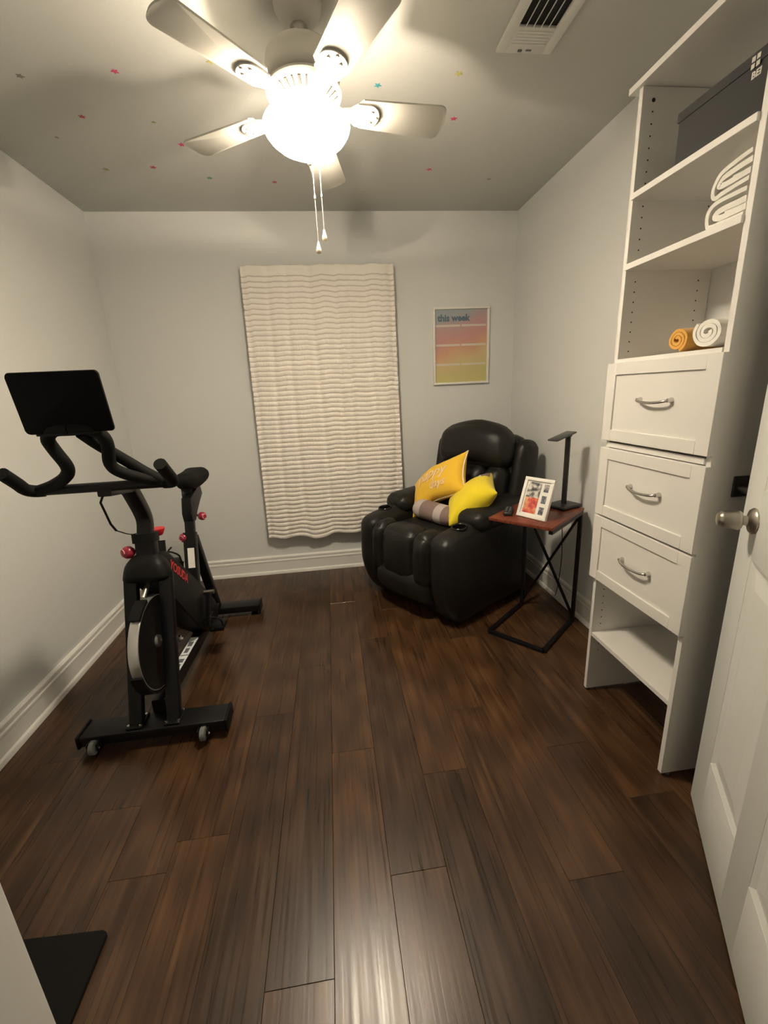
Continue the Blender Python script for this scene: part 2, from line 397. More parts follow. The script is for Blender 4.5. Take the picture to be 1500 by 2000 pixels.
# baseboards: flat board with stepped cap and quarter-round shoe
PROF = [(0, 0), (.026, 0), (.026, .010), (.022, .020), (.0145, .026), (.0145, .094), (.0175, .098), (.0175, .108), (.013, .112), (.013, .120), (.0155, .124), (.0155, .134), (.008, .142), (0, .143)]
def baseboard(name, p0, p1, nrm):
    b = BM(); A = [b.verts.new((p0[0] + nrm[0] * d, p0[1] + nrm[1] * d, z)) for d, z in PROF]; B_ = [b.verts.new((p1[0] + nrm[0] * d, p1[1] + nrm[1] * d, z)) for d, z in PROF]
    n = len(PROF); b.faces.new(A[::-1]); b.faces.new(B_)
    for i in range(n): b.faces.new((A[i], A[(i + 1) % n], B_[(i + 1) % n], B_[i]))
    return struct(finish(name, b, 'trim', smooth=25))
baseboard('baseboard_left', (XL, YF), (XL, YB), (1, 0)); baseboard('baseboard_right', (XR, 1.56), (XR, YB), (-1, 0)); baseboard('baseboard_back', (XL, YB), (XR, YB), (0, -1))

# ------------------------------------------------------------------ the open door (leaf frame: s from hinge to latch, z up, face towards the room)
P_latch = Vector((1.088, .966, 0)); ddir = Vector((.531, .847, 0)).normalized(); DW = .82; hinge = P_latch - ddir * DW
ang = math.atan2(ddir.y, ddir.x)
door = thing('door_1', None, None, (hinge.x, hinge.y, 0), ang, kind='structure')
# local x = along the leaf, local y>0 is the face the camera sees
def dl(b, x0, x1, y0, y1, z0, z1, bev=0.): bx(b, x0, x1, y0, y1, z0, z1, bev)
T2 = .0175; XS = (.115, .355, .465, .705); ZS = ((.245, .875), (1.05, 1.62), (1.73, 1.92))
b = BM(); dl(b, 0, DW, -T2 + .006, T2 - .007, .008, 2.03)                         # core
for x0, x1 in ((0, XS[0]), (XS[1], XS[2]), (XS[3], DW)): dl(b, x0, x1, -T2, T2, .008, 2.03, .0015)
for z0, z1 in ((.008, ZS[0][0]), (ZS[0][1], ZS[1][0]), (ZS[1][1], ZS[2][0]), (ZS[2][1], 2.03)):
    for x0, x1 in ((XS[0], XS[1]), (XS[2], XS[3])): dl(b, x0 - .002, x1 + .002, -T2, T2, z0, z1, .0015)
finish('door_leaf', b, 'door', door, world=False)
for x0, x1 in ((XS[0], XS[1]), (XS[2], XS[3])):
    for z0, z1 in ZS:
        b = BM()                                                          # raised field with sloping margins and an ogee round it
        for sy in (1, -1):
            y0, y1, y2 = sy * (T2 - .0075), sy * (T2 - .0065), sy * (T2 - .0015)
            A = [(x0, T2, z0), (x1, T2, z0), (x1, T2, z1), (x0, T2, z1)]
            def ring(d, y): return [b.verts.new((x0 + d, y, z0 + d)), b.verts.new((x1 - d, y, z0 + d)), b.verts.new((x1 - d, y, z1 - d)), b.verts.new((x0 + d, y, z1 - d))]
            R_ = [ring(0, sy * (T2 - .001)), ring(.016, y0), ring(.026, y1), ring(.058, y2)]
            for p, q in zip(R_, R_[1:]):
                for i in range(4): b.faces.new((p[i], p[(i + 1) % 4], q[(i + 1) % 4], q[i]))
            b.faces.new(R_[-1])
        finish('panel', b, 'door', door, world=False, smooth=None)
b = BM(); kx, kz = DW - .092, .968
lathe(b, [(0, .0), (.032, .0), (.033, .004), (.028, .010), (.017, .013), (.012, .016), (.0115, .028), (.0, .028)], Matrix.Translation((kx, T2, kz)) @ frame_z((0, 1, 0)), 28)
kn = finish('knob_rose', b, 'nickel', door, world=False)
b = BM(); lathe(b, [(0, .026), (.0115, .026), (.0215, .028), (.0245, .032), (.0245, .036), (.0215, .064), (.0205, .069), (.0170, .072), (.0165, .075), (.011, .077), (.0, .077)], Matrix.Translation((kx, T2, kz)) @ frame_z((0, 1, 0)), 28)
finish('knob', b, 'nickel', kn, world=False)
b = BM(); dl(b, DW - .0015, DW + .0012, -.011, .011, kz - .028, kz + .028, .0006); finish('latch_plate', b, 'nickel', door, world=False)
b = BM()
for z in (.2, 1.0, 1.82): dl(b, -.004, .0015, -.017, .017, z - .045, z + .045, .001)
finish('hinge', b, 'nickel', door, world=False)

# ================================================================== ceiling fan with light
FX, FY, FZ = 0.0, 1.638, H
fan = thing('ceiling_fan', 'white five-blade ceiling fan with lit frosted bowl light hanging over the room', 'ceiling fan', (FX, FY, FZ))
TILT = Matrix.Translation((FX, FY, 2.385)) @ Matrix.Rotation(math.radians(-4.4), 4, 'X')     # hangs a little out of plumb
def fz(z): return z - 2.385
b = BM(); lathe(b, [(0, H - .001), (.070, H - .001), (.072, H - .008), (.070, H - .022), (.060, H - .042), (.042, H - .058), (.026, H - .064), (.022, H - .060), (.0, H - .058)], Matrix.Translation((FX, FY, 0)), 36)
finish('canopy', b, 'fan_white', fan)
def tl(prof, seg=40):
    b = BM(); lathe(b, [(r, fz(z)) for r, z in prof], TILT, seg); return b
finish('downrod', tl([(0, 2.39), (.016, 2.395), (.020, 2.385), (.0105, 2.372), (.0105, 2.325), (.022, 2.322), (.024, 2.305), (0, 2.305)], 20), 'fan_white', fan)
finish('motor_housing', tl([(0, 2.312), (.060, 2.310), (.094, 2.302), (.108, 2.288), (.111, 2.270), (.111, 2.238), (.106, 2.222), (.095, 2.214), (.0, 2.214)]), 'fan_white', fan)
hub = finish('vented_hub', tl([(0, 2.215), (.098, 2.215), (.112, 2.208), (.115, 2.200), (.108, 2.190), (.075, 2.170), (.060, 2.160), (.0, 2.160)]), 'fan_white', fan)
for k in range(30):                                                       # dark strips painting the shade of vent slots round the hub
    a = 2 * PI * k / 30
    if k % 6 == 0: continue
    b = BM(); Rm = Matrix.Rotation(a, 4, 'Z') @ Matrix.Translation((.092, 0, fz(2.1795))) @ Matrix.Rotation(math.radians(-31), 4, 'Y')
    box(b, (0, 0, 0), (.026, .0055 if k % 2 else .009, .0025), .001, 1); b.transform(TILT @ Rm); finish('slot_shade', b, 'hole', hub, smooth=None)
finish('switch_housing', tl([(0, 2.165), (.050, 2.165), (.052, 2.160), (.052, 2.142), (.046, 2.135), (.040, 2.132), (.038, 2.112), (.012, 2.108), (.006, 2.104), (.006, 2.046), (.0, 2.046)]), 'fan_white', fan)
finish('light_bowl', tl([(.122, 2.1202), (.131, 2.1210), (.134, 2.1157), (.130, 2.1052), (.119, 2.0903), (.100, 2.0737), (.074, 2.0587), (.045, 2.0482), (.016, 2.0430), (.0, 2.0423), (.0, 2.0453), (.015, 2.0460), (.043, 2.0513), (.071, 2.0617), (.096, 2.0760), (.115, 2.0925), (.126, 2.1067), (.127, 2.1157), (.122, 2.1202)], 48), 'bowl', fan)
finish('bowl_glow_mask', tl([(.0, 2.0464), (.015, 2.0471), (.043, 2.0524), (.070, 2.0629), (.095, 2.0771), (.1135, 2.0933), (.1245, 2.1075), (.1255, 2.1157), (.1215, 2.1212), (.1305, 2.1219)], 48), 'bowl_mask', fan)  # added unlit shell, keeps the bowl's inner face from glowing upward
finish('finial', tl([(0, 2.0480), (.017, 2.0460), (.018, 2.0400), (.012, 2.0310), (.007, 2.0260), (.008, 2.0200), (.006, 2.0140), (.0, 2.0120)], 20), 'fan_white', fan)
for sx in (-1, 1):
    b = BM(); lathe(b, [(0, -.018), (.010, -.016), (.012, -.008), (.010, .002), (.005, .010), (0, .012)], TILT @ Matrix.Translation((sx * .050, sx * .014, fz(2.088))), 14); finish('bulb', b, 'bulb', fan)
    Ld = bpy.data.lights.new('bulb_light', 'POINT'); Ld.energy = BULB_W; Ld.color = LAMP_COL; Ld.shadow_soft_size = .008
    Lo = bpy.data.objects.new('bulb_light', Ld); COL.objects.link(Lo); Lo.location = (TILT @ Vector((sx * .050, sx * .014, fz(2.100)))); Lo.parent = fan; Lo.matrix_parent_inverse = WM[fan].inverted()
R_IN, R_OUT = .165, .455
def blade_outline():
    pts = []; w0, w1 = .050, .062
    n = 8
    pts += [(R_IN, -w0 + .012), (R_IN + .012, -w0)]
    pts += [(R_OUT - .030, -w1)]
    for k in range(1, n): 
        t = k / n * PI / 2; pts.append((R_OUT - .030 + .023 * math.sin(t), -w1 + .024 * (1 - math.cos(t))))
    for k in range(9): 
        v = -1 + 2 * k / 8; pts.append((R_OUT - .007 + .007 * (1 - v * v), v * (w1 - .024)))
    for k in range(n - 1, 0, -1):
        t = k / n * PI / 2; pts.append((R_OUT - .030 + .023 * math.sin(t), w1 - .024 * (1 - math.cos(t))))
    pts += [(R_OUT - .030, w1), (R_IN + .012, w0), (R_IN, w0 - .012)]
    return pts
for k in range(5):
    a = math.radians(7.4 + 72 * k)
    base = TILT @ Matrix.Translation((0, 0, fz(2.166))) @ Matrix.Rotation(a, 4, 'Z')
    Rp = base @ Matrix.Rotation(math.radians(-9), 4, 'X')
    b = BM(); prism(b, blade_outline(), 0, .0055, 'Z', .0012); b.transform(Rp); bl = finish('blade', b, 'blade', fan)
    b = BM()                                                              # scrolled blade iron under the root
    ol = []
    for i in range(25):
        t = -PI / 2 + PI * i / 24; ol.append((.198 + .034 * math.cos(t), .040 * math.sin(t)))
    ol += [(.160, .040), (.140, .022), (.100, .016), (.100, -.016), (.140, -.022), (.160, -.040)]
    prism(b, ol, -.005, -.0003, 'Z', .0012); b.transform(Rp); finish('blade_iron', b, 'fan_white', bl)
    b = BM()
    for sx, sy in ((.205, .018), (.205, -.018), (.222, 0)): lathe(b, [(0, -.008), (.004, -.0075), (.0055, -.005), (.0055, -.0045)], Matrix.Translation((sx, sy, 0)), 10)
    b.transform(Rp); finish('blade_screws', b, 'fan_white', bl)
def chain(p0, p1, mid):
    b = BM(); P0, P1 = Vector(p0), Vector(p1); L_ = (P0 - P1).length; n = int(L_ / .0042)
    tube(b, [P0, P1], .0011, 6)
    for i in range(n):
        c = P0.lerp(P1, i / n); g = bmesh.ops.create_icosphere(b, subdivisions=1, radius=.0017)
        for v in g['verts']: v.co += c
    c = P0.lerp(P1, mid); lathe(b, [(0, -.006), (.003, -.004), (.003, .004), (0, .006)], Matrix.Translation(c), 8)
    o = finish('pull_chain', b, 'fan_white', fan)
    b = BM(); lathe(b, [(0, .002), (.0025, 0), (.004, -.008), (.0075, -.020), (.0085, -.026), (.0065, -.032), (0, -.0345)], Matrix.Translation(P1), 14); finish('chain_fob', b, 'piping', o)
chain((.008, 1.612, 2.013), (.008, 1.610, 1.800), .40)
chain((.030, 1.622, 2.055), (.030, 1.622, 1.840), .55)

# ================================================================== ceiling register, star stickers
vent = thing('air_vent', 'white metal air register with dark louvres set in the ceiling', 'air vent', (.768, 1.60, H))
vx0, vx1, vy0, vy1 = .668, .868, 1.30, 1.797; ox0, ox1, oy0, oy1 = .703, .832, 1.335, 1.685
b = BM(); z0, z1 = H - .010, H - .0005
for a in ((vx0, ox0, vy0, vy1), (ox1, vx1, vy0, vy1), (ox0 - .001, ox1 + .001, vy0, oy0), (ox0 - .001, ox1 + .001, oy1, vy1)): bx(b, *a, z0, z1, .003)
finish('vent_frame', b, 'vent', vent)
b = BM(); bx(b, ox0, ox1, oy0, oy1, H - .0012, H - .0004); finish('throat_shade', b, 'duct_shade', vent)  # dark sheet painted as the shade behind the louvres
for k in range(6):
    xx = ox0 + (ox1 - ox0) * k / 5
    b = BM(); box(b, (xx, (oy0 + oy1) / 2, H - .006), (.0022, oy1 - oy0, .0105), .0004, 1, Matrix.Rotation(math.radians(28), 3, 'Y')); finish('slat', b, 'vent', vent)
for k in range(5):
    yy = oy1 + .018 + k * .013
    b = BM(); box(b, ((ox0 + ox1) / 2, yy, H - .0103), (ox1 - ox0 - .008, .010, .0012), .0004, 1, Matrix.Rotation(math.radians(8), 3, 'X')); finish('closed_slat', b, 'vent', vent)
b = BM(); bx(b, .742, .756, 1.776, 1.784, H - .014, H - .010, .001); bx(b, .770, .790, 1.776, 1.782, H - .012, H - .0095, .001); finish('damper_lever', b, 'grey_rubber', vent)

def star(x_, y_, col, label, r=.014):
    b = BM(); rot = random.random() * 2; pts = []
    for i in range(10):
        a = rot + PI * i / 5; q = r if i % 2 == 0 else r * .45; pts.append((x_ + q * math.cos(a), y_ + q * math.sin(a)))
    prism(b, pts, H - .0016, H - .0002, 'Z'); o = finish('star_sticker', b, col, smooth=None); tag(o, label, 'sticker', 'star stickers scattered on the ceiling')
star(-.651, 1.963, 'star_pink', 'pink star sticker on ceiling below the long upper left fan blade')
star(-.981, 2.001, 'star_grey', 'faint grey star sticker nearest the left edge of the ceiling')
star(-.895, 2.228, 'star_red', 'dull red star sticker on ceiling, leftmost of the red ones')
star(-.630, 2.257, 'star_olive', 'faint olive star sticker left of the pink star by the lower left blade tip', .010)
star(-1.075, 2.381, 'star_olive', 'faint olive star sticker close to the left wall and ceiling edge', .009)
star(-1.003, 2.655, 'star_olive', 'olive star sticker on ceiling near the back left corner', .016)
star(-.770, 2.631, 'star_red', 'red star sticker just right of the olive one in back left corner', .016)
star(-.570, 2.424, 'star_pink', 'pink star sticker touching the tip of lower left fan blade', .017)
star(-.527, 2.739, 'star_green', 'green star sticker on ceiling toward the back wall', .015)
star(-.198, 2.781, 'star_red', 'red star sticker on ceiling left of the pull chains', .016)
star(.280, 1.994, 'star_teal', 'teal star sticker on ceiling just above right fan blade', .015)
star(.574, 1.918, 'star_yellow', 'yellow star sticker on ceiling near the air vent', .017)
star(.633, 2.189, 'star_pink', 'pink star sticker just beyond the right fan blade tip', .016)
star(.626, 2.629, 'star_pink', 'pink star sticker on ceiling toward the right back corner', .016)
star(.993, 2.733, 'star_grey', 'faint grey star sticker nearest the back right corner', .012)
star(-.310, 1.899, 'star_yellow', 'yellow star sticker peeking from behind upper left fan blade', .017)
star(.162, 2.796, 'star_grey', 'small grey star sticker behind the rear fan blade tip', .014)

# ================================================================== curtain on the back wall
cur = thing('window_curtain', 'cream ruffle-striped curtain panel hanging in the middle of the back wall', 'curtain', (0, YB - .06, .31))
NX, NR, SUB = 260, 57, 6
b = BM(); NZ = NR * SUB
import bisect
CRE = [-.98, -.68, -.42, -.10, .18, .38, .66, .92]                        # fold creases across the width (u)
def fold(u, t):
    y = 0.
    for i, c in enumerate(CRE):
        cc = c + .035 * math.sin(3 * t + i * 1.9) + .05 * (t - .5) * math.sin(i * 2.3)
        d = (u - cc) / .045; y += (.011 + .005 * math.sin(i * 3.1)) * math.exp(-d * d)
    y += -.004 * math.sin(u * 9.5 + .6 * math.sin(t * 2)) - .0015 * math.sin(u * 17 + 1.3 + t)
    return y
uvs = {}; grid = []
for j in range(NZ + 1):
    t = j / NZ; rowv = []
    ph = (j % SUB) / SUB if j < NZ else 1.
    for i in range(NX + 1):
        u = -1 + 2 * i / NX
        hw = .489 + (.016 if u < 0 else .012) * t
        X = u * hw + .004 * noise.noise(Vector((u * 2, t * 60, 1.))) * (1 if abs(u) > .96 else 0) + (-.008 * t if u < 0 else 0)
        hem = .300 + (.012 * math.sin(u * 7 + .4) + .012 * math.sin(u * 13 + 2)) * max(0., (t - .8) / .2) ** 2
        top = 2.118 + .002 * math.sin(u * 21) + .005 * noise.noise(Vector((u * 14, 0, 3.)))
        Z = top + (hem - top) * t
        wob = noise.noise(Vector((u * 5, t * NR * .9, 7.))); fine = noise.noise(Vector((u * 60, t * NR * .8, 2.)))
        Z += .0012 * wob + .005 * noise.noise(Vector((u * 6, t * 7, 4.)))
        Z -= .0008 * fold(u, t) / .01
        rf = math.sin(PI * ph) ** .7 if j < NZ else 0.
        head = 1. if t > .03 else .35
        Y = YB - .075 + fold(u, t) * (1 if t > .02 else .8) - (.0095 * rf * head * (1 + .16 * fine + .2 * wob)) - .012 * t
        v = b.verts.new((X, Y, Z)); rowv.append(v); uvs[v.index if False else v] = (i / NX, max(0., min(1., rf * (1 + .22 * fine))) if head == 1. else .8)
    grid.append(rowv)
uvl = b.loops.layers.uv.new('UVMap')
for j in range(NZ):
    for i in range(NX):
        f = b.faces.new((grid[j][i], grid[j][i + 1], grid[j + 1][i + 1], grid[j + 1][i]))
        for l in f.loops: l[uvl].uv = uvs[l.vert]
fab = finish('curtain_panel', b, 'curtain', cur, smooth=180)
sm = fab.modifiers.new('thickness', 'SOLIDIFY'); sm.thickness = .002; sm.offset = 1
b = BM(); tube(b, [(-.482, YB - .045, 2.095), (.482, YB - .045, 2.095)], .008, 12); finish('curtain_rod', b, 'nickel', cur)
for sx in (-1, 1):
    b = BM(); tube(b, [(sx * .474, YB - .001, 2.095), (sx * .474, YB - .045, 2.095)], .006, 10); lathe(b, [(0, 0), (.016, 0), (.016, .004), (0, .004)], Matrix.Translation((sx * .474, YB - .0045, 2.095)) @ frame_z((0, 1, 0)), 16); finish('rod_bracket', b, 'nickel', cur)

# ================================================================== weekly planner poster
px0, px1, pz0, pz1 = .762, 1.168, 1.344, 1.857; py = YB - .001
pos = thing('framed_planner', 'white framed pastel rainbow weekly planner hung on back wall', 'picture', ((px0 + px1) / 2, py, pz0))
FWD = .014
for nm, a in (('frame_rail', (px0, px1, pz1 - FWD, pz1)), ('frame_rail', (px0, px1, pz0, pz0 + FWD)), ('frame_stile', (px0, px0 + FWD, pz0 + FWD, pz1 - FWD)), ('frame_stile', (px1 - FWD, px1, pz0 + FWD, pz1 - FWD))):
    b = BM(); bx(b, a[0], a[1], py - .022, py, a[2], a[3], .0015); finish(nm, b, 'frame_white', pos)
b = BM(); v = [b.verts.new(p) for p in ((px0 + .01, py - .008, pz0 + .01), (px1 - .01, py - .008, pz0 + .01), (px1 - .01, py - .008, pz1 - .01), (px0 + .01, py - .008, pz1 - .01))]
f = b.faces.new(v); ul = b.loops.layers.uv.new('UVMap')
for l, c in zip(f.loops, ((0, 0), (1, 0), (1, 1), (0, 1))): l[ul].uv = c
g = bmesh.ops.extrude_face_region(b, geom=[f]); bmesh.ops.translate(b, vec=(0, .004, 0), verts=[q for q in g['geom'] if isinstance(q, bmesh.types.BMVert)])
prt = finish('print', b, 'poster', pos, smooth=None)
b = text_mesh('this week', .060, .0004, .0024); b.transform(Matrix.Translation((.911, py - .0088, 1.786)) @ Matrix.Rotation(PI / 2, 4, 'X') @ Matrix.Diagonal((.98, 1, 1, 1))); finish('title_lettering', b, 'poster_ink', prt, smooth=None)
for zz in (1.738, 1.610, 1.480):
    for a0, a1 in ((.783, .958), (.968, 1.146)):
        b = BM(); bx(b, a0, a1, py - .0092, py - .0082, zz - .007, zz + .007); finish('day_label', b, 'poster_label', prt, smooth=None)
b = BM(); bx(b, px0 + .01, px1 - .01, py - .0135, py - .0120, pz0 + .01, pz1 - .01); finish('glass_pane', b, 'pane', pos, smooth=None)

# ================================================================== storage tower by the right wall
TX, TY0, TY1, TH = 1.035, 1.058, 1.525, 2.185
tow = thing('storage_tower', 'tall white laminate closet tower with three drawers and open shelves', 'cabinet', ((TX + XR) / 2, (TY0 + TY1) / 2, 0))
PT = .018; TB = XR - .001
for y0 in (TY0, TY1 - PT):
    b = BM(); bx(b, TX, TB, y0, y0 + PT, .010, TH, .0008, 1); sp_ = finish('side_panel', b, 'laminate', tow)
    for xx in (TX + .03, TX + .26):
        b = BM(); lathe(b, [(0, 0), (.009, 0), (.009, .011), (0, .011)], Matrix.Translation((xx, y0 + PT / 2, 0)), 12)
        finish('glide', b, 'grey_rubber', sp_)
    yf = y0 + PT + .0003 if y0 == TY0 else y0 - .0003
    b = BM(); sgn = 1 if y0 == TY0 else -1
    zs = [z for z in [.20 + .032 * k for k in range(62)] if (z < .54 or 1.41 < z < 2.13) and not any(abs(z - q) < .014 for q in (.283, 1.683, 1.887))]
    for z in zs:
        for xx in (TX + .038, TX + .275): lathe(b, [(0, 0), (.0026, 0), (.0026, .0004), (0, .0004)], Matrix.Translation((xx, yf, z)) @ frame_z((0, -sgn, 0)), 8)
    lathe(b, [(0, 0), (.006, 0), (.006, .0008), (0, .0008)], Matrix.Translation((TX + .038, yf, 2.150)) @ frame_z((0, -sgn, 0)), 12)
    finish('pin_hole_dots', b, 'hole', sp_, smooth=None, kind='stuff')  # flat dark discs paint the shade inside the pin holes
def shelf(z, x0=TX + .002, nm='shelf'):
    b = BM(); bx(b, x0, TB, TY0 + PT, TY1 - PT, z - PT, z, .0008, 1); return finish(nm, b, 'laminate', tow)
shelf(1.898, TX - .008); shelf(1.692, TX - .008); shelf(1.390, TX - .004); shelf(1.098, TX - .006, 'divider_rail'); shelf(.292, TX + .001)
def drawer(z0, z1, zh):
    x1 = TX - .001; x0 = x1 - .018; y0, y1 = TY0 - .004, TY1 + .006; fw = .048; fh = .040
    b = BM(); bx(b, x0 + .006, x1, y0 + .01, y1 - .01, z0 + .01, z1 - .01)
    for a in ((y0, y0 + fw, z0, z1), (y1 - fw, y1, z0, z1)): bx(b, x0, x1, *a, .0012, 1)
    for a in ((z0, z0 + fh), (z1 - fh, z1)): bx(b, x0, x1, y0 + fw - .001, y1 - fw + .001, *a, .0012, 1)
    # drawer box behind the front
    bx(b, x1, x1 + .27, TY0 + PT + .012, TY1 - PT - .012, z0 + .03, z1 - .04)
    d = finish('drawer', b, 'laminate', tow)
    ya, yb = 1.214, 1.348; xf = x0 + .006
    b = BM(); pts = [(xf, ya, zh + .004), (xf - .014, ya + .003, zh + .003), (xf - .022, ya + .022, zh - .001), (xf - .024, (ya + yb) / 2, zh - .004), (xf - .022, yb - .022, zh - .001), (xf - .014, yb - .003, zh + .003), (xf, yb, zh + .004)]
    tube(b, pts, .0044, 10, n=5)
    for yy in (ya, yb):
        lathe(b, [(0, 0), (.0088, 0), (.0088, .003), (.0065, .008), (.006, .016), (0, .018)], Matrix.Translation((xf, yy, zh + .004)) @ frame_z((-1, 0, 0)), 14)
    finish('handle', b, 'chrome', d)
drawer(1.106, 1.377, 1.250); drawer(.819, 1.077, .957); drawer(.548, .811, .684)

b = BM(); bx(b, TX - .012, TB, YF + .002, 1.560, TH + .001, TH + .019, .0008, 1)
tag(finish('closet_shelf', b, 'laminate'), 'long white laminate top shelf running along the right wall over the tower', 'shelf')
rod = thing('closet_rod', 'metal hanging rod with dark end flange beside the tall white tower', 'closet rod', (1.135, .66, 1.01))
b = BM(); tube(b, [(1.135, TY0 - .004, 1.010), (1.135, YF + .002, 1.010)], .0125, 18); finish('rod_tube', b, 'rod', rod)
for yy in (TY0 - .006, YF + .0005):
    b = BM(); bx(b, 1.112, 1.158, yy, yy + .0055, .985, 1.045, .002); finish('rod_flange', b, 'bronze', rod)

# charcoal box on the upper shelf
bxt = thing('storage_box', 'dark charcoal storage box with pale printed logo on the highest tower shelf', 'box', (1.2, 1.225, 1.8985))
b = BM(); bx(b, 1.058, 1.335, 1.082, 1.366, 1.8985, 2.022, .003); finish('box_body', b, 'box', bxt)
b = BM(); bx(b, 1.054, 1.338, 1.079, 1.369, 2.018, 2.043, .003); lid = finish('box_lid', b, 'box', bxt)
lg = BM()
for yy, zz in ((1.137, 2.030), (1.124, 2.030), (1.137, 2.016), (1.124, 2.016)): bx(lg, 1.0532, 1.0545, yy - .0045, yy + .0045, zz - .005, zz + .005)
finish('printed_squares', lg, 'box_print', lid, smooth=None)
t = text_mesh('BEI', .020, .0004, .0006); t.transform(Matrix.Translation((1.0574, 1.128, 1.998)) @ Matrix.Rotation(-PI / 2, 4, 'Z') @ Matrix.Rotation(PI / 2, 4, 'X')); finish('printed_letters', t, 'box_print', bxt, smooth=None)

# towels: swept cloth ribbons
def ribbon(b, path, th, x0, x1, n=5, nx=5, wob=.003, seed=0):
    P = spline([(0, p[0], p[1]) for p in path], n); m = len(P); L_, R_ = [], []
    for i in range(m):
        t = (P[min(i + 1, m - 1)] - P[max(i - 1, 0)]).normalized(); nn = Vector((0, -t.z, t.y)); L_.append(P[i] + nn * th / 2); R_.append(P[i] - nn * th / 2)
    loop = L_ + R_[::-1]; rings = []
    for k in range(nx + 1):
        xx = x0 + (x1 - x0) * k / nx; e = .82 if k in (0, nx) else 1.
        ring = []
        for i, q in enumerate(loop):
            c = P[i] if i < m else P[2 * m - 1 - i]; w_ = c + (q - c) * e
            d = noise.noise(Vector((xx * 18 + seed, w_.y * 22, w_.z * 22))) * wob
            ring.append(b.verts.new((xx + noise.noise(Vector((seed, w_.y * 30, w_.z * 30))) * wob * 1.5, w_.y + d, w_.z + d * .5)))
        rings.append(ring)
    nn = len(loop)
    for A, B_ in zip(rings, rings[1:]):
        for i in range(nn): b.faces.new((A[i], A[(i + 1) % nn], B_[(i + 1) % nn], B_[i]))
    for ring in (rings[0], rings[-1]):
        for i in range(m - 1): b.faces.new((ring[i], ring[i + 1], ring[nn - 2 - i], ring[nn - 1 - i]))
def spiral(cy, cz, r0, r1, turns, a0, sq=1.):
    n = int(turns * 12); out = []
    for i in range(n + 1):
        a = a0 + 2 * PI * turns * i / n; r = r0 + (r1 - r0) * i / n; out.append((cy + r * math.cos(a), cz + r * math.sin(a) * sq))
    return out
zb_ = 1.3905
b = BM(); ribbon(b, [(1.272 + (y_ - 1.272) * 1.12, z_) for y_, z_ in spiral(1.272, zb_ + .0375, .006, .0325, 2.6, .6, .98)], .0105, 1.062, 1.30, 2, 6, .002, 3)
tag(finish('rolled_towel', b, 'towel_yellow', smooth=60), 'ochre yellow rolled towel lying beside the white roll on the tower', 'towel', 'rolled towels on the tower')
b = BM(); ribbon(b, [(1.150 + (y_ - 1.150) * 1.22, z_) for y_, z_ in spiral(1.150, zb_ + .0455, .007, .0385, 2.7, 2.6, .95)], .0128, 1.048, 1.31, 2, 6, .002, 9)
tag(finish('rolled_towel', b, 'towel_white', smooth=60), 'white rolled towel lying on the tower just above the top drawer', 'towel', 'rolled towels on the tower')
zs_ = 1.6925
def folded(z0, hgt, ytip, seed, opening):
    y1, y2 = 1.094, ytip; e = .0125; h4 = hgt / 4
    if opening: path = [(y1, z0 + .2 * hgt), (y2 - .03, z0 + .10 * hgt), (y2 - .008, z0 + .07 * hgt), (y2, z0 + .22 * hgt), (y2 - .006, z0 + .55 * hgt), (y2 - .03, z0 + .80 * hgt), (y1, z0 + .95 * hgt)]
    else: path = [(y1, z0 + .07 * hgt), (y2 - .02, z0 + .07 * hgt), (y2 - .004, z0 + .22 * hgt), (y2 - .001, z0 + .5 * hgt), (y2 - .010, z0 + .78 * hgt), (y2 - .035, z0 + .93 * hgt), (y1, z0 + .94 * hgt)]
    b = BM(); ribbon(b, path, e, 1.046, 1.30, 5, 6, .002, seed)
    ip = [(y1, z0 + .33 * hgt), (y2 - .045, z0 + .30 * hgt), (y2 - .022, z0 + .42 * hgt), (y2 - .040, z0 + .58 * hgt), (y1, z0 + .60 * hgt)] if not opening else [(y1, z0 + .42 * hgt), (y2 - .028, z0 + .36 * hgt), (y2 - .016, z0 + .45 * hgt), (y2 - .03, z0 + .62 * hgt), (y1, z0 + .72 * hgt)]
    ribbon(b, ip, e * 1.35, 1.050, 1.30, 5, 6, .002, seed + 4)
    ribbon(b, [(y1, z0 + .46 * hgt), (y2 - .05, z0 + .46 * hgt)], e * .9, 1.053, 1.30, 3, 4, .001, seed + 8)
    return finish('folded_towel', b, 'towel_white', smooth=60)
tag(folded(zs_ + .0035, .062, 1.206, 1, False), 'white folded towel lying directly on the tower shelf, lower of two', 'towel', 'folded white towels')
tag(folded(zs_ + .0685, .076, 1.196, 5, True), 'white folded towel, upper of the two stacked on the tower shelf', 'towel', 'folded white towels')

# ================================================================== black recliner
RA = math.radians(33 - 90)        # local -y is the front
rec = thing('recliner', 'black leather recliner armchair with cup holders standing in the back right corner', 'armchair', (.672, 2.587, 0), RA)
def rp(name, fn, m='leather', parent=None, smooth=60):
    b = BM(); fn(b); return finish(name, b, m, parent or rec, world=False, smooth=smooth)
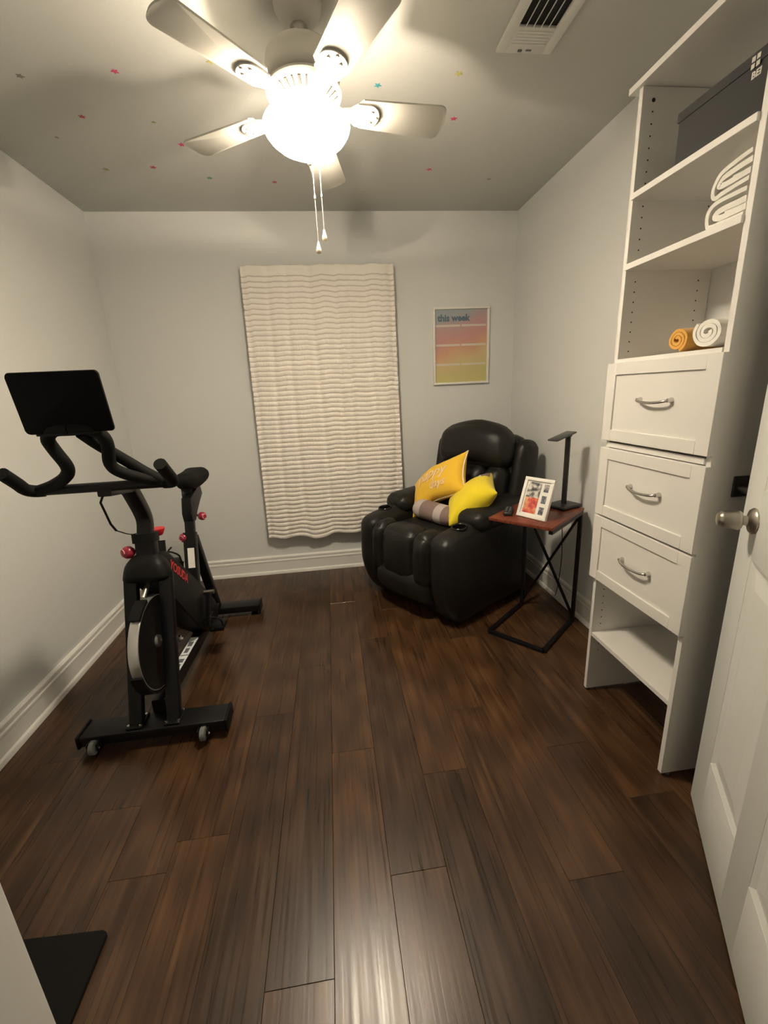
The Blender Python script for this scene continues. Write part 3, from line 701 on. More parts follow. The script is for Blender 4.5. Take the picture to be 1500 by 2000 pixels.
# base / frame under the seat
rp('base', lambda b: sbox(b, (0, .02, .17), (.52, .66, .27), .03, n=5))
def arm_f(sx):
    def f(x, y, z, u):
        # y,z local to arm centre; the front edge rounds under, the top dips towards the front
        if z > 0: z -= .045 * max(0, (-y - .02) / .37) ** 1.0 * (z / .28)
        else: z -= .020 * (1 - min(1, abs(z) / .29)) * 0; x *= 1 + .05 * (abs(z) / .28)
        if y < -.2 and z < 0: y += .10 * ((-z) / .28) ** 2 * ((-y - .2) / .19)
        if sx * x > 0: x += -sx * .012 * (abs(z) / .28) ** 2
        return x, y, z
    return f
for sx in (-1, 1):
    a = rp('arm', lambda b: sbox(b, (sx * .315, -.005, .300), (.170, .78, .585), .066, (.012 * 1, .012, .012), 14, f=arm_f(sx), nz=.003, ns=6, seed=sx))
    rp('arm_pad', lambda b: sbox(b, (sx * .315, .125, .590), (.200, .54, .125), .056, (.004, .01, .018), 10, f=lambda x, y, z, u: (x, y, z + (.012 * (y / .25) if y > 0 else -.004)), nz=.003, ns=8, seed=4 + sx), parent=a)
    zt = .578
    rp('cup_holder', lambda b: lathe(b, [(.0, zt - .060), (.033, zt - .060), (.0375, zt - .002), (.0385, zt + .002), (.042, zt + .004), (.046, zt + .001), (.046, zt - .004), (.0395, zt - .004), (.036, zt - .063), (.0, zt - .063)], Matrix.Translation((sx * .318, -.215, 0)) @ Matrix.Translation((0, 0, zt)) @ Matrix.Rotation(math.radians(6), 4, 'X') @ Matrix.Translation((0, 0, -zt)), 26), 'cup_black', a)
# seat and front: three puffed channels wrapping over the front edge, then a lower roll
rp('seat_cushion', lambda b: sbox(b, (0, .02, .405), (.470, .60, .20), .06, (0, .0, .018), 12, nz=.004, ns=8))
for x0, x1, nm in ((-.238, -.145, 'front_channel'), (-.145, .118, 'front_channel'), (.118, .238, 'front_channel')):
    def ch(x, y, z, u):
        w_ = noise.noise(Vector((x * 26, z * 50, x0 * 9))) * .010 * min(1, abs(u.x))
        return x, y + w_ - .03 * max(0, -z) / .2 * 0, z + w_ * .4
    rp(nm, lambda b: sbox(b, ((x0 + x1) / 2, -.315, .375), (x1 - x0 + .020, .185, .320), .062, (.002, .020, .014), 12, f=ch, nz=.004, ns=14, seed=x0 * 50))
rp('front_roll', lambda b: sbox(b, (0, -.325, .185), (.478, .150, .215), .070, (.0, .026, 0), 12, f=lambda x, y, z, u: (x, y + (.05 * (-z / .1) ** 2 if z < 0 else 0), z + .02 * (1 - (x / .24) ** 2) * (1 if z > 0 else 0)), nz=.004, ns=9, seed=3))
rp('kick_panel', lambda b: sbox(b, (0, -.225, .085), (.48, .12, .13), .03, (0, .01, 0), 6))
# backrest, leaning back
TB_ = Matrix.Rotation(math.radians(-11), 4, 'X')
def back(name, c, s, r, bl, f=None, seed=0., n=12, parent=None, nz=.004):
    R = Matrix.Translation((0, .24, .45)) @ TB_
    def fn(b):
        sbox(b, c, s, r, bl, n, f=f, nz=nz, ns=9, seed=seed); b.transform(R)
    return rp(name, fn, parent=parent)
bk = back('backrest', (0, .085, .26), (.60, .13, .66), .06, (0, .02, .01), n=8)
back('headrest', (0, .005, .510), (.580, .185, .285), .088, (.0, .030, .012), f=lambda x, y, z, u: (x * (1 - .10 * max(0, z / .14) ** 2), y - .012 * math.cos(x * 5), z + .006 * math.cos(x * 9) - .03 * (x / .29) ** 2 * (1 if z > 0 else 0)), parent=bk, seed=2)
for cx, wd in ((-.20, .155), (0, .255), (.20, .155)):
    back('back_channel', (cx, .0, .205), (wd, .155, .360), .062, (.0, .022, .01), f=lambda x, y, z, u: (x, y + .007 * math.sin(z * 48 + x * 8) * max(0, .6 - abs(x) * 2), z), parent=bk, seed=cx * 20 + 5)
for sx in (-1, 1):
    back('wing', (sx * .318, .090, .285), (.105, .17, .545), .05, (.008, .01, .012), f=lambda x, y, z, u: (x, y + .03 * (z / .27 if z < 0 else 0), z - .10 * (abs(y + .1) if False else 0)), parent=bk, seed=sx * 3 + 9)

def cut(o, cutter_bm):
    me = bpy.data.meshes.new('cutter'); bmesh.ops.recalc_face_normals(cutter_bm, faces=cutter_bm.faces[:]); cutter_bm.to_mesh(me); cutter_bm.free()
    c = bpy.data.objects.new('cutter', me); COL.objects.link(c); c.matrix_world = WM[o]
    md = o.modifiers.new('recess', 'BOOLEAN'); md.operation = 'DIFFERENCE'; md.object = c; md.solver = 'EXACT'
    bpy.context.view_layer.update(); dg = bpy.context.evaluated_depsgraph_get()
    nm = bpy.data.meshes.new_from_object(o.evaluated_get(dg)); o.modifiers.clear(); old = o.data; o.data = nm; nm.name = old.name
    for p in nm.polygons: p.use_smooth = True
    try: nm.set_sharp_from_angle(angle=math.radians(60))
    except Exception: pass
    bpy.data.objects.remove(c)
for a_, sx in zip([o for o in rec.children if o.name.startswith('arm')], (-1, 1)):
    b = BM(); lathe(b, [(0, .50), (.040, .50), (.040, .66), (0, .66)], Matrix.Translation((sx * .318, -.215, 0)), 26); cut(a_, b)

# ------------------------------------------------------------------ cushions on the recliner
RW = Matrix.Translation((.672, 2.587, 0)) @ Matrix.Rotation(RA, 4, 'Z')
def pillow(b, w_, h_, t_, n=22, pinch=.10, wr=.004, seed=0, bend=0.):
    """square cushion in local x (width), z (height), y thickness; returns surface function"""
    def S(u, v, side):
        ed = (1 - u * u) * (1 - v * v)
        th = t_ / 2 * (max(0, ed)) ** .42
        x_ = w_ / 2 * u * (1 - pinch * (1 - v * v) * abs(u) ** 2 * .8); z_ = h_ / 2 * v * (1 - pinch * (1 - u * u) * abs(v) ** 2 * .8)
        z_ -= bend * max(0., -u - .05) ** 1.5; th *= 1.
        wn = noise.noise(Vector((u * 3.2 + seed, v * 3.2, side))) * wr + noise.noise(Vector((u * 7 + seed, v * 7, side + 4))) * wr * .5
        return Vector((x_, side * (th + wn * (ed ** .5 if ed > 0 else 0)), z_))
    us = [math.sin(PI / 2 * (-1 + 2 * i / n)) for i in range(n + 1)]
    F = {}
    for side in (-1, 1):
        for i in range(n + 1):
            for j in range(n + 1):
                if side == 1 and (i in (0, n) or j in (0, n)): F[side, i, j] = F[-1, i, j]
                else: F[side, i, j] = b.verts.new(S(us[i], us[j], side))
        for i in range(n):
            for j in range(n):
                q = [F[side, i, j], F[side, i + 1, j], F[side, i + 1, j + 1], F[side, i, j + 1]]
                f = b.faces.new(q if side == -1 else q[::-1])
    return S
def orient(origin, xd, zd):
    """4x4: local x -> xd, local z ~ zd (both in recliner frame), origin in recliner frame"""
    X = Vector(xd).normalized(); Z = Vector(zd); Z = (Z - X * Z.dot(X)).normalized(); Y = Z.cross(X)
    return RW @ Matrix(((X.x, Y.x, Z.x, origin[0]), (X.y, Y.y, Z.y, origin[1]), (X.z, Y.z, Z.z, origin[2]), (0, 0, 0, 1)))
# amber lumbar cushion with script lettering and pale piping
OA = orient((-.068, .045, .732), (.92, .085, .42), (.0, .5, .85))
pa = thing('lettered_pillow', 'amber yellow oblong pillow with pale script lettering and cream piping on recliner', 'pillow', OA.translation, rot=OA.to_3x3().to_4x4())
b = BM(); SA = pillow(b, .47, .285, .165, 26, .20, .007, 2., .085); cov = finish('pillow_cover', b, 'yellow_a', pa, world=False, smooth=180)
b = BM(); ring = []
for k in range(80):
    s_ = k / 80 * 4; e_ = int(s_); q = -1 + 2 * (s_ - e_)
    u_, v_ = [(q, -1), (1, q), (-q, 1), (-1, -q)][e_]; p = SA(u_, v_, 1); ring.append(p * 1.005)
tube(b, ring, .0048, 8, closed=True); finish('piping', b, 'piping', pa, world=False, smooth=180)
def drape(t, S, w_, h_, off):
    for v in t.verts:
        u_, q = v.co.x / (w_ / 2), v.co.y / (h_ / 2)
        p = S(max(-.97, min(.97, u_)), max(-.97, min(.97, q)), -1); v.co = Vector((p.x, p.y - off - v.co.z, p.z))
t = text_mesh('happy', .102, .0008, .0008, .35); t.transform(Matrix.Translation((-.005, .034, 0))); bmesh.ops.subdivide_edges(t, edges=[e for e in t.edges if e.calc_length() > .012], cuts=2); drape(t, SA, .47, .285, .0035); finish('script_lettering', t, 'pillow_print', cov, world=False, smooth=None)
t = text_mesh('days', .075, .0008, .0008, .35); t.transform(Matrix.Translation((.05, -.052, 0))); bmesh.ops.subdivide_edges(t, edges=[e for e in t.edges if e.calc_length() > .012], cuts=2); drape(t, SA, .47, .285, .0035); finish('script_lettering', t, 'pillow_print', cov, world=False, smooth=None)
# lemon square cushion with taupe and white corner
_ab = Vector((0, .85, .526)); _n = Matrix.Rotation(math.radians(22), 3, _ab) @ Vector((.707, -.377, .6))
OB = orient((.205, .030, .672), (_ab + _n), (_ab - _n))
pb = thing('square_pillow', 'lemon yellow square pillow with taupe corner leaning on the near armrest', 'pillow', OB.translation, rot=OB.to_3x3().to_4x4())
b = BM(); SB = pillow(b, .335, .335, .175, 24, .12, .007, 7.); cov2 = finish('pillow_cover', b, 'yellow_b', pb, world=False, smooth=180)
def patch(name, u0, u1, v0, v1, m, side=1, tri=False):
    b = BM(); n = 10; g = {}
    for i in range(n + 1):
        for j in range(n + 1):
            uu = u0 + (u1 - u0) * i / n; vv = v0 + (v1 - v0) * j / n; p = SB(uu, vv, side); g[i, j] = b.verts.new((p.x, p.y + side * .0012, p.z))
    for i in range(n):
        for j in range(n): b.faces.new((g[i, j], g[i + 1, j], g[i + 1, j + 1], g[i, j + 1]))
    finish(name, b, m, cov2, world=False, smooth=180)
patch('taupe_patch', .72, .985, .45, .985, 'taupe', -1); patch('white_band', .62, .72, .45, .985, 'white_cotton', -1)
# striped bolster lying on the seat
OC = orient((.010, -.085, .572), (1, -.02, -.03), (0, 0, 1))
pc = thing('bolster_pillow', 'taupe and greige striped bolster pillow lying under the yellow pillows', 'pillow', OC.translation, rot=OC.to_3x3().to_4x4())
LB = .34; segs = [(-1, -.45, 'greige'), (-.45, .25, 'taupe'), (.25, .6, 'greige'), (.6, 1, 'taupe')]
for s0, s1, m_ in segs:
    prof = []; n = 10
    for k in range(n + 1):
        s_ = s0 + (s1 - s0) * k / n; r_ = .066 * (max(0, 1 - abs(s_) ** 7)) ** .5 + .0005; prof.append((r_, s_ * LB / 2))
    if s0 == -1: prof = [(0, -LB / 2)] + prof
    if s1 == 1: prof = prof + [(0, LB / 2)]
    b = BM(); lathe(b, prof, frame_z((1, 0, 0)) , 30)
    for v in b.verts: v.co.z *= .86 if v.co.z < 0 else 1.
    finish('stripe', b, m_, pc, world=False, smooth=180)

# ================================================================== side table with lamp, frame and remote
TA = math.atan2(.65, .76); TC = Vector((1.040, 2.052, 0)); TZ = .672; TL, TWd = .43, .33
tab = thing('side_table', 'C-shaped side table with reddish wood top and black crossed metal legs', 'table', TC, TA)
def tpart(name, fn, m): b = BM(); fn(b); return finish(name, b, m, tab, world=False)
tpart('tabletop', lambda b: box(b, (0, 0, TZ - .008), (TL, TWd, .016), .002), 'cherry')
SQ = rsec(.020, .020, .2); hx, hy = TL / 2 - .012, TWd / 2 - .012
for sy in (-1, 1):
    tpart('leg', lambda b: tube(b, [(hx, sy * hy, .010), (hx, sy * hy, TZ - .0165)], 0, sec=SQ, up=(0, 1, 0)), 'black_metal')
    tpart('foot_rail', lambda b: tube(b, [(-hx, sy * hy, .0102), (hx, sy * hy, .0102)], 0, sec=SQ), 'black_metal')
    tpart('top_rail', lambda b: tube(b, [(-hx, sy * hy, TZ - .027), (hx, sy * hy, TZ - .027)], 0, sec=SQ), 'black_metal')
tpart('foot_crossbar', lambda b: tube(b, [(-hx, -hy, .0102), (-hx, hy, .0102)], 0, sec=SQ), 'black_metal')
SB_ = rsec(.013, .013, .2)
tpart('cross_brace', lambda b: tube(b, [(hx - .006, -hy, .03), (hx - .006, hy, TZ - .035)], 0, sec=SB_, up=(1, 0, 0)), 'black_metal')
tpart('cross_brace', lambda b: tube(b, [(hx + .006, hy, .03), (hx + .006, -hy, TZ - .035)], 0, sec=SB_, up=(1, 0, 0)), 'black_metal')

# desk lamp
LP = Vector((1.228, 2.118, TZ + .0004)); lam = thing('desk_lamp', 'slim black desk lamp with flat grey head standing on the side table', 'lamp', LP, math.radians(23))
def lpart(name, fn, m, parent=None): b = BM(); fn(b); return finish(name, b, m, parent or lam, world=False)
lpart('lamp_base', lambda b: box(b, (-.012, 0, .009), (.150, .125, .018), .007, 3), 'lamp_black')
lpart('lamp_stem', lambda b: box(b, (-.010, 0, .203), (.014, .026, .372), .003), 'lamp_black')
hd = lpart('lamp_head', lambda b: box(b, (-.058, 0, .383), (.150, .062, .010), .004, 2, Matrix.Rotation(math.radians(-12), 3, 'Y')), 'lamp_head')
lpart('lamp_hinge', lambda b: tube(b, [(-.010, -.017, .386), (-.010, .017, .386)], .009, 14), 'lamp_black')
lpart('power_cord', lambda b: tube(b, [(.055, .03, .006), (.070, .055, .0), (.088, .075, -.12), (.085, .06, -.33), (.095, .08, -.52), (.095, .095, -.60)], .0024, 8, n=6), 'lamp_black')

# collage photo frame
A0 = Vector((.912, 2.030, TZ)); A1 = Vector((.992, 1.882, TZ)); fx = (A1 - A0).normalized(); FWW = .168; FHH = .205
nrm = Vector((0, 0, 1)).cross(fx)                       # horizontal, pointing behind the frame
up_ = (Vector((0, 0, 1)) * math.cos(math.radians(20)) + nrm * math.sin(math.radians(20))).normalized(); back_ = fx.cross(up_) * -1
mid = (A0 + A1) / 2 + Vector((0, 0, .0035)); Y_ = up_.cross(fx)
FM = Matrix(((fx.x, Y_.x, up_.x, mid.x), (fx.y, Y_.y, up_.y, mid.y), (fx.z, Y_.z, up_.z, mid.z), (0, 0, 0, 1)))
pf = thing('photo_frame', 'white four-opening collage photo frame leaning on the side table', 'photo frame', mid, rot=FM.to_3x3().to_4x4())
FB = 1 if Y_.dot(nrm) > 0 else -1                       # local y sign of the back
def fpart(name, fn, m, parent=None): b = BM(); fn(b); return finish(name, b, m, parent or pf, world=False)
fd = .018; y_f, y_b = (0, fd) if FB > 0 else (-fd, 0)
for a in ((-FWW / 2, FWW / 2, 0, .017), (-FWW / 2, FWW / 2, FHH - .017, FHH)): fpart('frame_rail', lambda b: bx(b, a[0], a[1], y_f, y_b, a[2], a[3], .0015), 'frame_white')
for a in ((-FWW / 2, -FWW / 2 + .017, .017, FHH - .017), (FWW / 2 - .017, FWW / 2, .017, FHH - .017)): fpart('frame_stile', lambda b: bx(b, a[0], a[1], y_f, y_b, a[2], a[3], .0015), 'frame_white')
mt = fpart('mount_board', lambda b: bx(b, -FWW / 2 + .01, FWW / 2 - .01, FB * .009 - .001, FB * .009 + .001, .01, FHH - .01), 'mount')
def photo(x0, x1, z0, z1, m_): 
    ya = FB * .0075; fpart('photo', lambda b: bx(b, x0, x1, ya - .0006, ya + .0006, z0, z1), m_, mt)
photo(-.060, .016, .104, .182, 'photo_a'); photo(-.060, .016, .024, .104, 'photo_b')
photo(.032, .058, .140, .178, 'photo_c'); photo(.032, .058, .083, .121, 'photo_c'); photo(.032, .058, .026, .064, 'photo_c')
fpart('easel_strut', lambda b: tube(b, [(0, FB * .018, .13), (0, FB * .072, .026)], 0, sec=rsec(.04, .003, .3), up=(0, 0, 1)), 'black_plastic')

# remote control
rm = thing('remote_control', 'black remote control lying on the wood tabletop beside the photo frame', 'remote', (.895, 2.085, TZ + .0004), math.radians(62))
b = BM(); box(b, (0, 0, .010), (.13, .042, .020), .007, 3); finish('remote_body', b, 'remote', rm, world=False)
for i in range(4):
    for j in range(2):
        b = BM(); box(b, (-.042 + i * .026, -.009 + j * .018, .0208), (.012, .009, .003), .001, 1); finish('key', b, 'remote_key', rm, world=False)

# ================================================================== exercise bike
CX = -.79
bike = thing('exercise_bike', 'black upright spin bike with silver flywheel facing the doorway by left wall', 'exercise bike', (CX, 2.05, 0))
def bp_(name, fn, m='black_metal', parent=None, smooth=40): b = BM(); fn(b); return finish(name, b, m, parent or bike, smooth=smooth)
# feet
fs = bp_('front_stabilizer', lambda b: bx(b, CX - .275, CX + .275, 1.508, 1.612, .036, .080, .006))
rs = bp_('rear_stabilizer', lambda b: bx(b, CX - .255, CX + .255, 2.510, 2.605, .030, .072, .006))
for sx in (-1, 1):
    bp_('end_cap', lambda b: bx(b, CX + sx * .2795 - .0055, CX + sx * .2795 + .0055, 1.505, 1.615, .030, .083, .003), 'black_plastic', fs)
    bp_('end_cap', lambda b: bx(b, CX + sx * .2595 - .0055, CX + sx * .2595 + .0055, 2.507, 2.608, .012, .075, .003), 'black_plastic', rs)
    bp_('levelling_foot', lambda b: lathe(b, [(0, 0), (.020, 0), (.020, .008), (.007, .012), (.007, .04), (0, .04)], Matrix.Translation((CX + sx * .22, 2.557, 0)), 14), 'black_plastic', rs)
    bp_('levelling_foot', lambda b: lathe(b, [(0, 0), (.020, 0), (.020, .008), (.007, .012), (.007, .04), (0, .04)], Matrix.Translation((CX + sx * .24, 1.575, 0)), 14), 'black_plastic', fs)
    wx = CX + sx * .205 - .01
    bp_('wheel_bracket', lambda b: bx(b, wx - .021, wx - .015, 1.478, 1.509, .036, .066, .002), 'black_metal', fs)
    wh = bp_('transport_wheel', lambda b: lathe(b, [(0, -.011), (.020, -.011), (.0265, -.008), (.0265, .008), (.020, .011), (0, .011)], Matrix.Translation((wx, 1.489, .046)) @ frame_z((1, 0, 0)), 20), 'grey_rubber', fs)
    bp_('wheel_bracket', lambda b: bx(b, wx + .015, wx + .021, 1.478, 1.509, .036, .066, .002), 'black_metal', fs)
    bp_('wheel_bolt', lambda b: lathe(b, [(0, 0), (.006, 0), (.006, .005), (0, .006)], Matrix.Translation((wx + .021, 1.489, .046)) @ frame_z((1, 0, 0)), 10), 'chrome', fs)
# main beam along the floor with white warning sticker
bp_('base_beam', lambda b: tube(b, [(CX, 1.60, .112), (CX, 2.512, .082)], 0, sec=rsec(.052, .062, .25), up=(0, 0, 1)))
def zbeam(y): return .112 - .030 * (y - 1.60) / .912 + .0322
stk = bp_('warning_sticker', lambda b: tube(b, [(CX + .002, 1.80, zbeam(1.80)), (CX + .002, 2.10, zbeam(2.10))], 0, sec=rsec(.040, .0012, .1), up=(0, 0, 1)), 'sticker', smooth=None)
for k, (ya, yb, xa, xb) in enumerate(((1.815, 1.850, -.012, .010), (1.865, 1.895, -.010, .012), (1.925, 1.930, -.018, .018), (1.95, 1.99, -.010, .008), (2.01, 2.05, -.012, .010))):
    bp_('sticker_print', lambda b: bx(b, CX + .002 + xa, CX + .002 + xb, ya, yb, zbeam((ya + yb) / 2) + .0002, zbeam((ya + yb) / 2) + .0018), 'sticker_ink', stk, None)
# fork, crown, flywheel
for sx in (-1, 1):
    fl = bp_('fork_leg', lambda b: tube(b, [(CX + sx * .072, 1.553, .080), (CX + sx * .068, 1.750, .645)], 0, sec=rsec(.036, .052, .35), up=(1, 0, 0)))
    bp_('fork_foot', lambda b: bx(b, CX + sx * .072 - .030, CX + sx * .072 + .030, 1.517, 1.604, .080, .088, .002), 'black_metal', fl)
    for dx, dy in ((.022, 1.530), (.022, 1.590), (-.022, 1.530)):
        bp_('bolt', lambda b: lathe(b, [(0, 0), (.007, 0), (.006, .006), (0, .008)], Matrix.Translation((CX + sx * .072 + dx, dy, .088)), 10), 'chrome', fl)
bp_('fork_crown', lambda b: sbox(b, (CX - .002, 1.748, .645), (.186, .105, .150), .048, (0, .004, .010), 10, R=Matrix.Rotation(math.radians(-18), 3, 'X'), f=lambda x, y, z, u: (x * (1 - .30 * max(0, (z + .03) / .105) ** 2), y * (1 - .2 * max(0, z / .07)), z if z > -.015 else -.015 + (z + .015) * .35)), 'black_plastic')
FWY, FWZ, FR = 1.680, .368, .193
fw = bp_('flywheel', lambda b: lathe(b, [(0, -.010), (.060, -.010), (.150, -.008), (.170, -.014), (FR - .006, -.0185), (FR - .004, -.0185), (FR - .004, .0185), (FR - .006, .0185), (.170, .014), (.150, .008), (.060, .010), (0, .010)], Matrix.Translation((CX, FWY, FWZ)) @ frame_z((1, 0, 0)), 64), 'black_plastic')
bp_('rim', lambda b: lathe(b, [(FR - .005, -.019), (FR - .001, -.0185), (FR, -.017), (FR, .017), (FR - .001, .0185), (FR - .005, .019)], Matrix.Translation((CX, FWY, FWZ)) @ frame_z((1, 0, 0)), 72), 'steel', fw)
bp_('hub_cap', lambda b: lathe(b, [(0, .024), (.014, .024), (.024, .020), (.027, .010), (.0, .010)], Matrix.Translation((CX, FWY, FWZ)) @ frame_z((1, 0, 0)), 24), 'grey_rubber', fw)
bp_('axle', lambda b: tube(b, [(CX - .100, FWY, FWZ), (CX + .104, FWY, FWZ)], .008, 12), 'nickel', fw)
bp_('axle_nut', lambda b: lathe(b, [(0, 0), (.014, 0), (.014, .008), (.009, .010), (.009, .020), (0, .020)], Matrix.Translation((CX + .096, FWY, FWZ)) @ frame_z((1, 0, 0)), 6), 'chrome', fw)
def arc_band(b, a0, a1, r0, r1, hw, n=12):
    ring = []
    for k in range(n + 1):
        a = math.radians(a0 + (a1 - a0) * k / n)
        ring.append([b.verts.new((CX + xx, FWY + r * math.cos(a), FWZ + r * math.sin(a))) for xx, r in ((-hw, r0), (hw, r0), (hw, r1), (-hw, r1))])
    for A, B_ in zip(ring, ring[1:]):
        for j in range(4): b.faces.new((A[j], A[(j + 1) % 4], B_[(j + 1) % 4], B_[j]))
    b.faces.new(ring[0][::-1]); b.faces.new(ring[-1])
bp_('brake_pad', lambda b: arc_band(b, 100, 127, FR + .002, FR + .016, .021), 'black_plastic')
bp_('brake_arm', lambda b: tube(b, [(CX, FWY - .02, FWZ + FR + .012), (CX, 1.735, .615)], .010, 10), 'nickel')
bp_('lower_rim_band', lambda b: arc_band(b, 191, 300, FR + .004, FR + .012, .022, 18), 'black_plastic')  # black band laid over the lower rim
# head tube, handlebar post
bp_('head_tube', lambda b: tube(b, [(CX, 1.765, .640), (CX, 1.790, .790)], 0, sec=rsec(.060, .074, .3), up=(1, 0, 0)))
bp_('head_collar', lambda b: tube(b, [(CX, 1.785, .768), (CX, 1.791, .805)], 0, sec=rsec(.072, .086, .3), up=(1, 0, 0)), 'black_plastic')
bp_('handlebar_post', lambda b: tube(b, [(CX, 1.790, .790), (CX, 1.812, .850), (CX, 1.795, .905), (CX, 1.735, 1.005)], 0, n=4, sec=rsec(.042, .056, .3), up=(1, 0, 0)))
bp_('handlebar_stem', lambda b: tube(b, [(CX, 1.775, 1.000), (CX, 1.555, 1.030)], 0, sec=rsec(.046, .032, .3)))
hb = bp_('crossbar', lambda b: tube(b, [(CX - .225, 1.570, 1.046), (CX + .225, 1.570, 1.046)], .0170, 16), 'black_metal')
for sx in (-1, 1):
    c0 = CX + sx * .235
    bp_('bar_end', lambda b: tube(b, [(CX + sx * .195, 1.571, 1.046), (CX + sx * .222, 1.562, 1.048), (c0, 1.540, 1.060), (c0, 1.510, 1.086), (c0, 1.458, 1.128)], .0205, 14, n=5), 'grip', hb)
    pts = [(CX + sx * .215, 1.566, 1.046), (CX + sx * .150, 1.548, 1.066), (CX + sx * .088, 1.520, 1.098), (CX + sx * .066, 1.500, 1.132), (CX + sx * .080, 1.480, 1.190), (CX + sx * .080, 1.462, 1.226), (CX + sx * .050, 1.448, 1.250), (CX, 1.442, 1.252)]
    bp_('aero_bar', lambda b: tube(b, pts, .0195, 14, n=5), 'grip', hb)
    pts2 = [(CX + sx * .205, 1.556, 1.052), (CX + sx * .150, 1.560, 1.085), (CX + sx * .095, 1.545, 1.135), (CX + sx * .045, 1.500, 1.195), (CX + sx * .020, 1.460, 1.240)]
    if sx == 1: bp_('aero_brace', lambda b: tube(b, pts2, .0195, 14, n=5), 'grip', hb)
bp_('tablet_holder', lambda b: (bx(b, CX - .055, CX + .055, 1.446, 1.462, 1.236, 1.300, .003), bx(b, CX - .090, CX + .090, 1.428, 1.470, 1.236, 1.243, .002)), 'black_plastic', hb)
bp_('console_bracket', lambda b: tube(b, [(-.800, 1.585, 1.034), (-.815, 1.565, .992), (-.822, 1.612, .900), (-.818, 1.632, .868)], .0042, 8), 'black_metal')
bp_('sensor_cable', lambda b: tube(b, [(-.818, 1.632, .868), (-.805, 1.68, .838), (CX - .02, 1.752, .812)], .0022, 6, n=4), 'black_plastic')
# knobs
def ballknob(p, d, r, m='knob_red', stem=.03):
    p, d = Vector(p), Vector(d).normalized()
    k = bp_('knob', lambda b: lathe(b, [(0, -r), (r * .55, -r * .85), (r * .92, -r * .4), (r, 0), (r * .92, r * .4), (r * .62, r * .78), (0, r * .92)], Matrix.Translation(p) @ frame_z(d), 20), m)
    bp_('knob_stem', lambda b: tube(b, [p - d * r * .8, p - d * (r + stem)], .007, 8), 'black_plastic', k)
    bp_('knob_print', lambda b: (tube(b, [Vector(q) for q in [p + frame_z(d).to_3x3() @ Vector((r * .55 * math.cos(a), r * .55 * math.sin(a), r * .83)) for a in [2 * PI * i / 16 for i in range(14)]]], .0018, 6)), 'knob_pink', k)
ballknob((CX - .068, 1.765, .735), (-.62, -.75, .12), .0265, stem=.03)
ballknob((CX - .030, 2.285, .618), (-.35, -.93, .1), .0245, stem=.03)
ballknob((CX + .034, 2.440, .690), (.7, -.5, 0), .024, stem=.03)
rk = bp_('resistance_knob', lambda b: lathe(b, [(0, -.014), (.019, -.014), (.022, -.010), (.031, .012), (.031, .016), (.0, .018)], Matrix.Translation((CX + .002, 1.905, .772)), 22), 'red')
bp_('knob_shaft', lambda b: tube(b, [(CX + .002, 1.905, .760), (CX + .002, 1.890, .725)], .006, 8), 'chrome', rk)
bp_('resistance_housing', lambda b: tube(b, [(CX + .002, 1.893, .735), (CX + .002, 1.865, .640)], [.028, .030], 16), 'black_plastic', rk)
# sloping frame tube / belt cover with the lettering
poly = [(1.735, .700), (1.815, .712), (1.870, .690), (1.960, .600), (2.170, .405), (2.385, .200), (2.430, .130), (2.400, .085), (2.200, .100), (2.080, .195), (1.900, .385), (1.825, .520), (1.740, .585)]
cov3 = bp_('belt_cover', lambda b: prism(b, poly, CX - .052, CX + .048, 'X', .012), 'black_plastic')
t = text_mesh('YOSUDA', .056, .0006, .0012)
ta = math.atan2(.600 - .420, 1.960 - 2.150)
ydir = Vector((0, 2.155 - 1.850, .420 - .690)).normalized(); zup = Vector((1, 0, 0)).cross(ydir)
TM = Matrix(((0, 0, 1, CX + .0488), (ydir.y, zup.y, 0, 1.940), (ydir.z, zup.z, 0, .560), (0, 0, 0, 1)))
t.transform(TM); finish('lettering', t, 'red', cov3, smooth=None)
# seat tube, post, slider, saddle
bp_('seat_tube', lambda b: tube(b, [(CX, 2.195, .290), (CX, 2.305, .640)], 0, sec=rsec(.056, .062, .3), up=(1, 0, 0)))
sd = Vector((0, 2.305 - 2.195, .350)).normalized(); 
bp_('seat_sticker', lambda b: tube(b, [(CX + .008, 2.2185, .4692), (CX + .008, 2.2505, .5692)], 0, sec=rsec(.0014, .034, .1), up=(1, 0, 0)), 'white_cotton', smooth=None)
bp_('seat_post', lambda b: tube(b, [(CX, 2.300, .600), (CX, 2.362, .800)], 0, sec=rsec(.042, .046, .3), up=(1, 0, 0)))
bp_('rear_stay', lambda b: tube(b, [(CX, 2.34, .600), (CX, 2.545, .075)], 0, sec=rsec(.042, .050, .3), up=(1, 0, 0)))
bp_('saddle_slider', lambda b: prism(b, [(2.300, .742), (2.330, .822), (2.520, .862), (2.540, .800), (2.470, .770), (2.400, .735), (2.360, .690), (2.310, .695)], CX - .024, CX + .026, 'X', .004))
bp_('saddle_rail', lambda b: tube(b, [(CX - .015, 2.380, .780), (CX - .018, 2.36, .836), (CX - .018, 2.42, .868)], .010, 8, n=4))
bp_('saddle', lambda b: sbox(b, (CX - .006, 2.480, .896), (.142, .270, .082), .040, (.004, .004, .010), 10, f=lambda x, y, z, u: (x * (.86 + .22 * (y / .135)), y, z + .012 * (abs(y) / .13) ** 2 - .008 * (1 - (x / .08) ** 2) * 0)), 'grip')
bp_('saddle_clamp', lambda b: sbox(b, (CX - .010, 2.400, .852), (.050, .060, .050), .016, n=4), 'black_plastic')
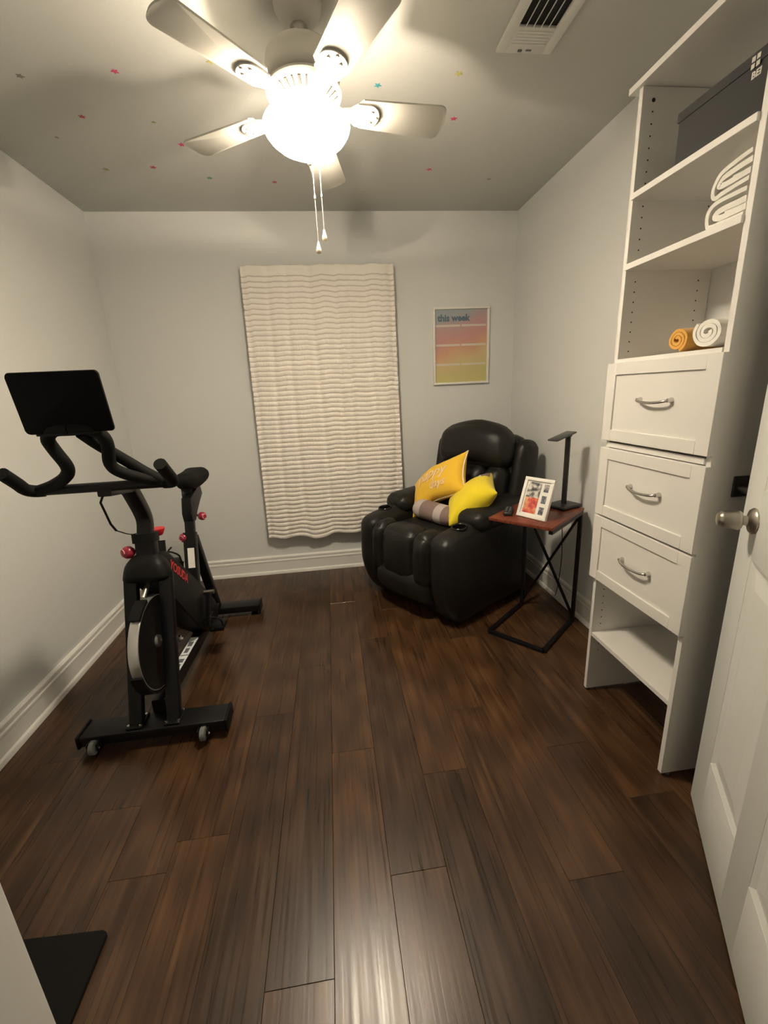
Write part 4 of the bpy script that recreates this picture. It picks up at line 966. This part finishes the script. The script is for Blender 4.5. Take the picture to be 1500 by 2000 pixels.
# cranks and pedals
cr = Vector((0, 2.215, .325))
bp_('crank_axle', lambda b: tube(b, [(CX - .10, cr.y, cr.z), (CX + .10, cr.y, cr.z)], .012, 12), 'nickel')
for sx, (py_, pz_) in ((1, (2.135, .165)), (-1, (2.300, .480))):
    cx_ = CX + sx * .072
    ca = bp_('crank_arm', lambda b: tube(b, [(cx_, cr.y, cr.z), (cx_, py_, pz_)], 0, sec=rsec(.016, .028, .4), up=(1, 0, 0)), 'black_metal')
    pe = bp_('pedal', lambda b: bx(b, cx_ + sx * .034 - (.022 if sx > 0 else .048), cx_ + sx * .034 + (.048 if sx > 0 else .022), py_ - .045, py_ + .045, pz_ - .012, pz_ + .012, .004), 'black_plastic')
    ccx = cx_ + sx * .032
    bp_('toe_strap', lambda b: tube(b, [(ccx - .045, py_ - .025, pz_ + .01), (ccx - .042, py_ - .045, pz_ + .055), (ccx, py_ - .06, pz_ + .082), (ccx + .042, py_ - .045, pz_ + .055), (ccx + .045, py_ - .025, pz_ + .01)], .0045, 8, n=5), 'black_plastic', pe)
    bp_('toe_strap', lambda b: tube(b, [(ccx, py_ - .045, pz_ + .005), (ccx, py_ - .085, pz_ + .03), (ccx, py_ - .06, pz_ + .082), (ccx, py_ - .01, pz_ + .088)], .0045, 8, n=5), 'black_plastic', pe)

# tablet standing on the bike's holder
TR = Matrix.Rotation(math.radians(10), 4, 'X'); tp = Vector((CX + .005, 1.4445, 1.2436))
tb = thing('tablet', 'black tablet propped on the exercise bike handlebar with its back to the doorway', 'tablet', tp, rot=TR)
b = BM(); ol = []
w2, h2, rr = .1255, .178, .012
for cx0, cz0, a0 in ((w2 - rr, h2 - rr, 0), (-w2 + rr, h2 - rr, 90), (-w2 + rr, rr, 180), (w2 - rr, rr, 270)):
    for k in range(7): a = math.radians(a0 + 15 * k); ol.append((cx0 + rr * math.cos(a), cz0 + rr * math.sin(a)))
prism(b, ol, -.0085, 0, 'Y', .0018); finish('tablet_body', b, 'screen_back', tb, world=False)
b = BM(); ring = [(x_, -.003, z_) for x_, z_ in ol]; tube(b, ring, .0016, 6, closed=True); finish('tablet_edge', b, 'tablet_edge', tb, world=False, smooth=180)

# ================================================================== mat by the door
b = BM(); ol = []
for cx0, cy0, a0 in ((-.685, .855, 0), (-1.04, .875, 90), (-1.04, .42, 180), (-.685, .42, 270)):
    for k in range(5): a = math.radians(a0 + 22.5 * k); ol.append((cx0 + .014 * math.cos(a), cy0 + .014 * math.sin(a)))
prism(b, ol, .0003, .014, 'Z', .003)
tag(finish('floor_mat', b, 'mat'), 'flat black mat lying on the wood floor by the door jamb at lower left', 'mat')
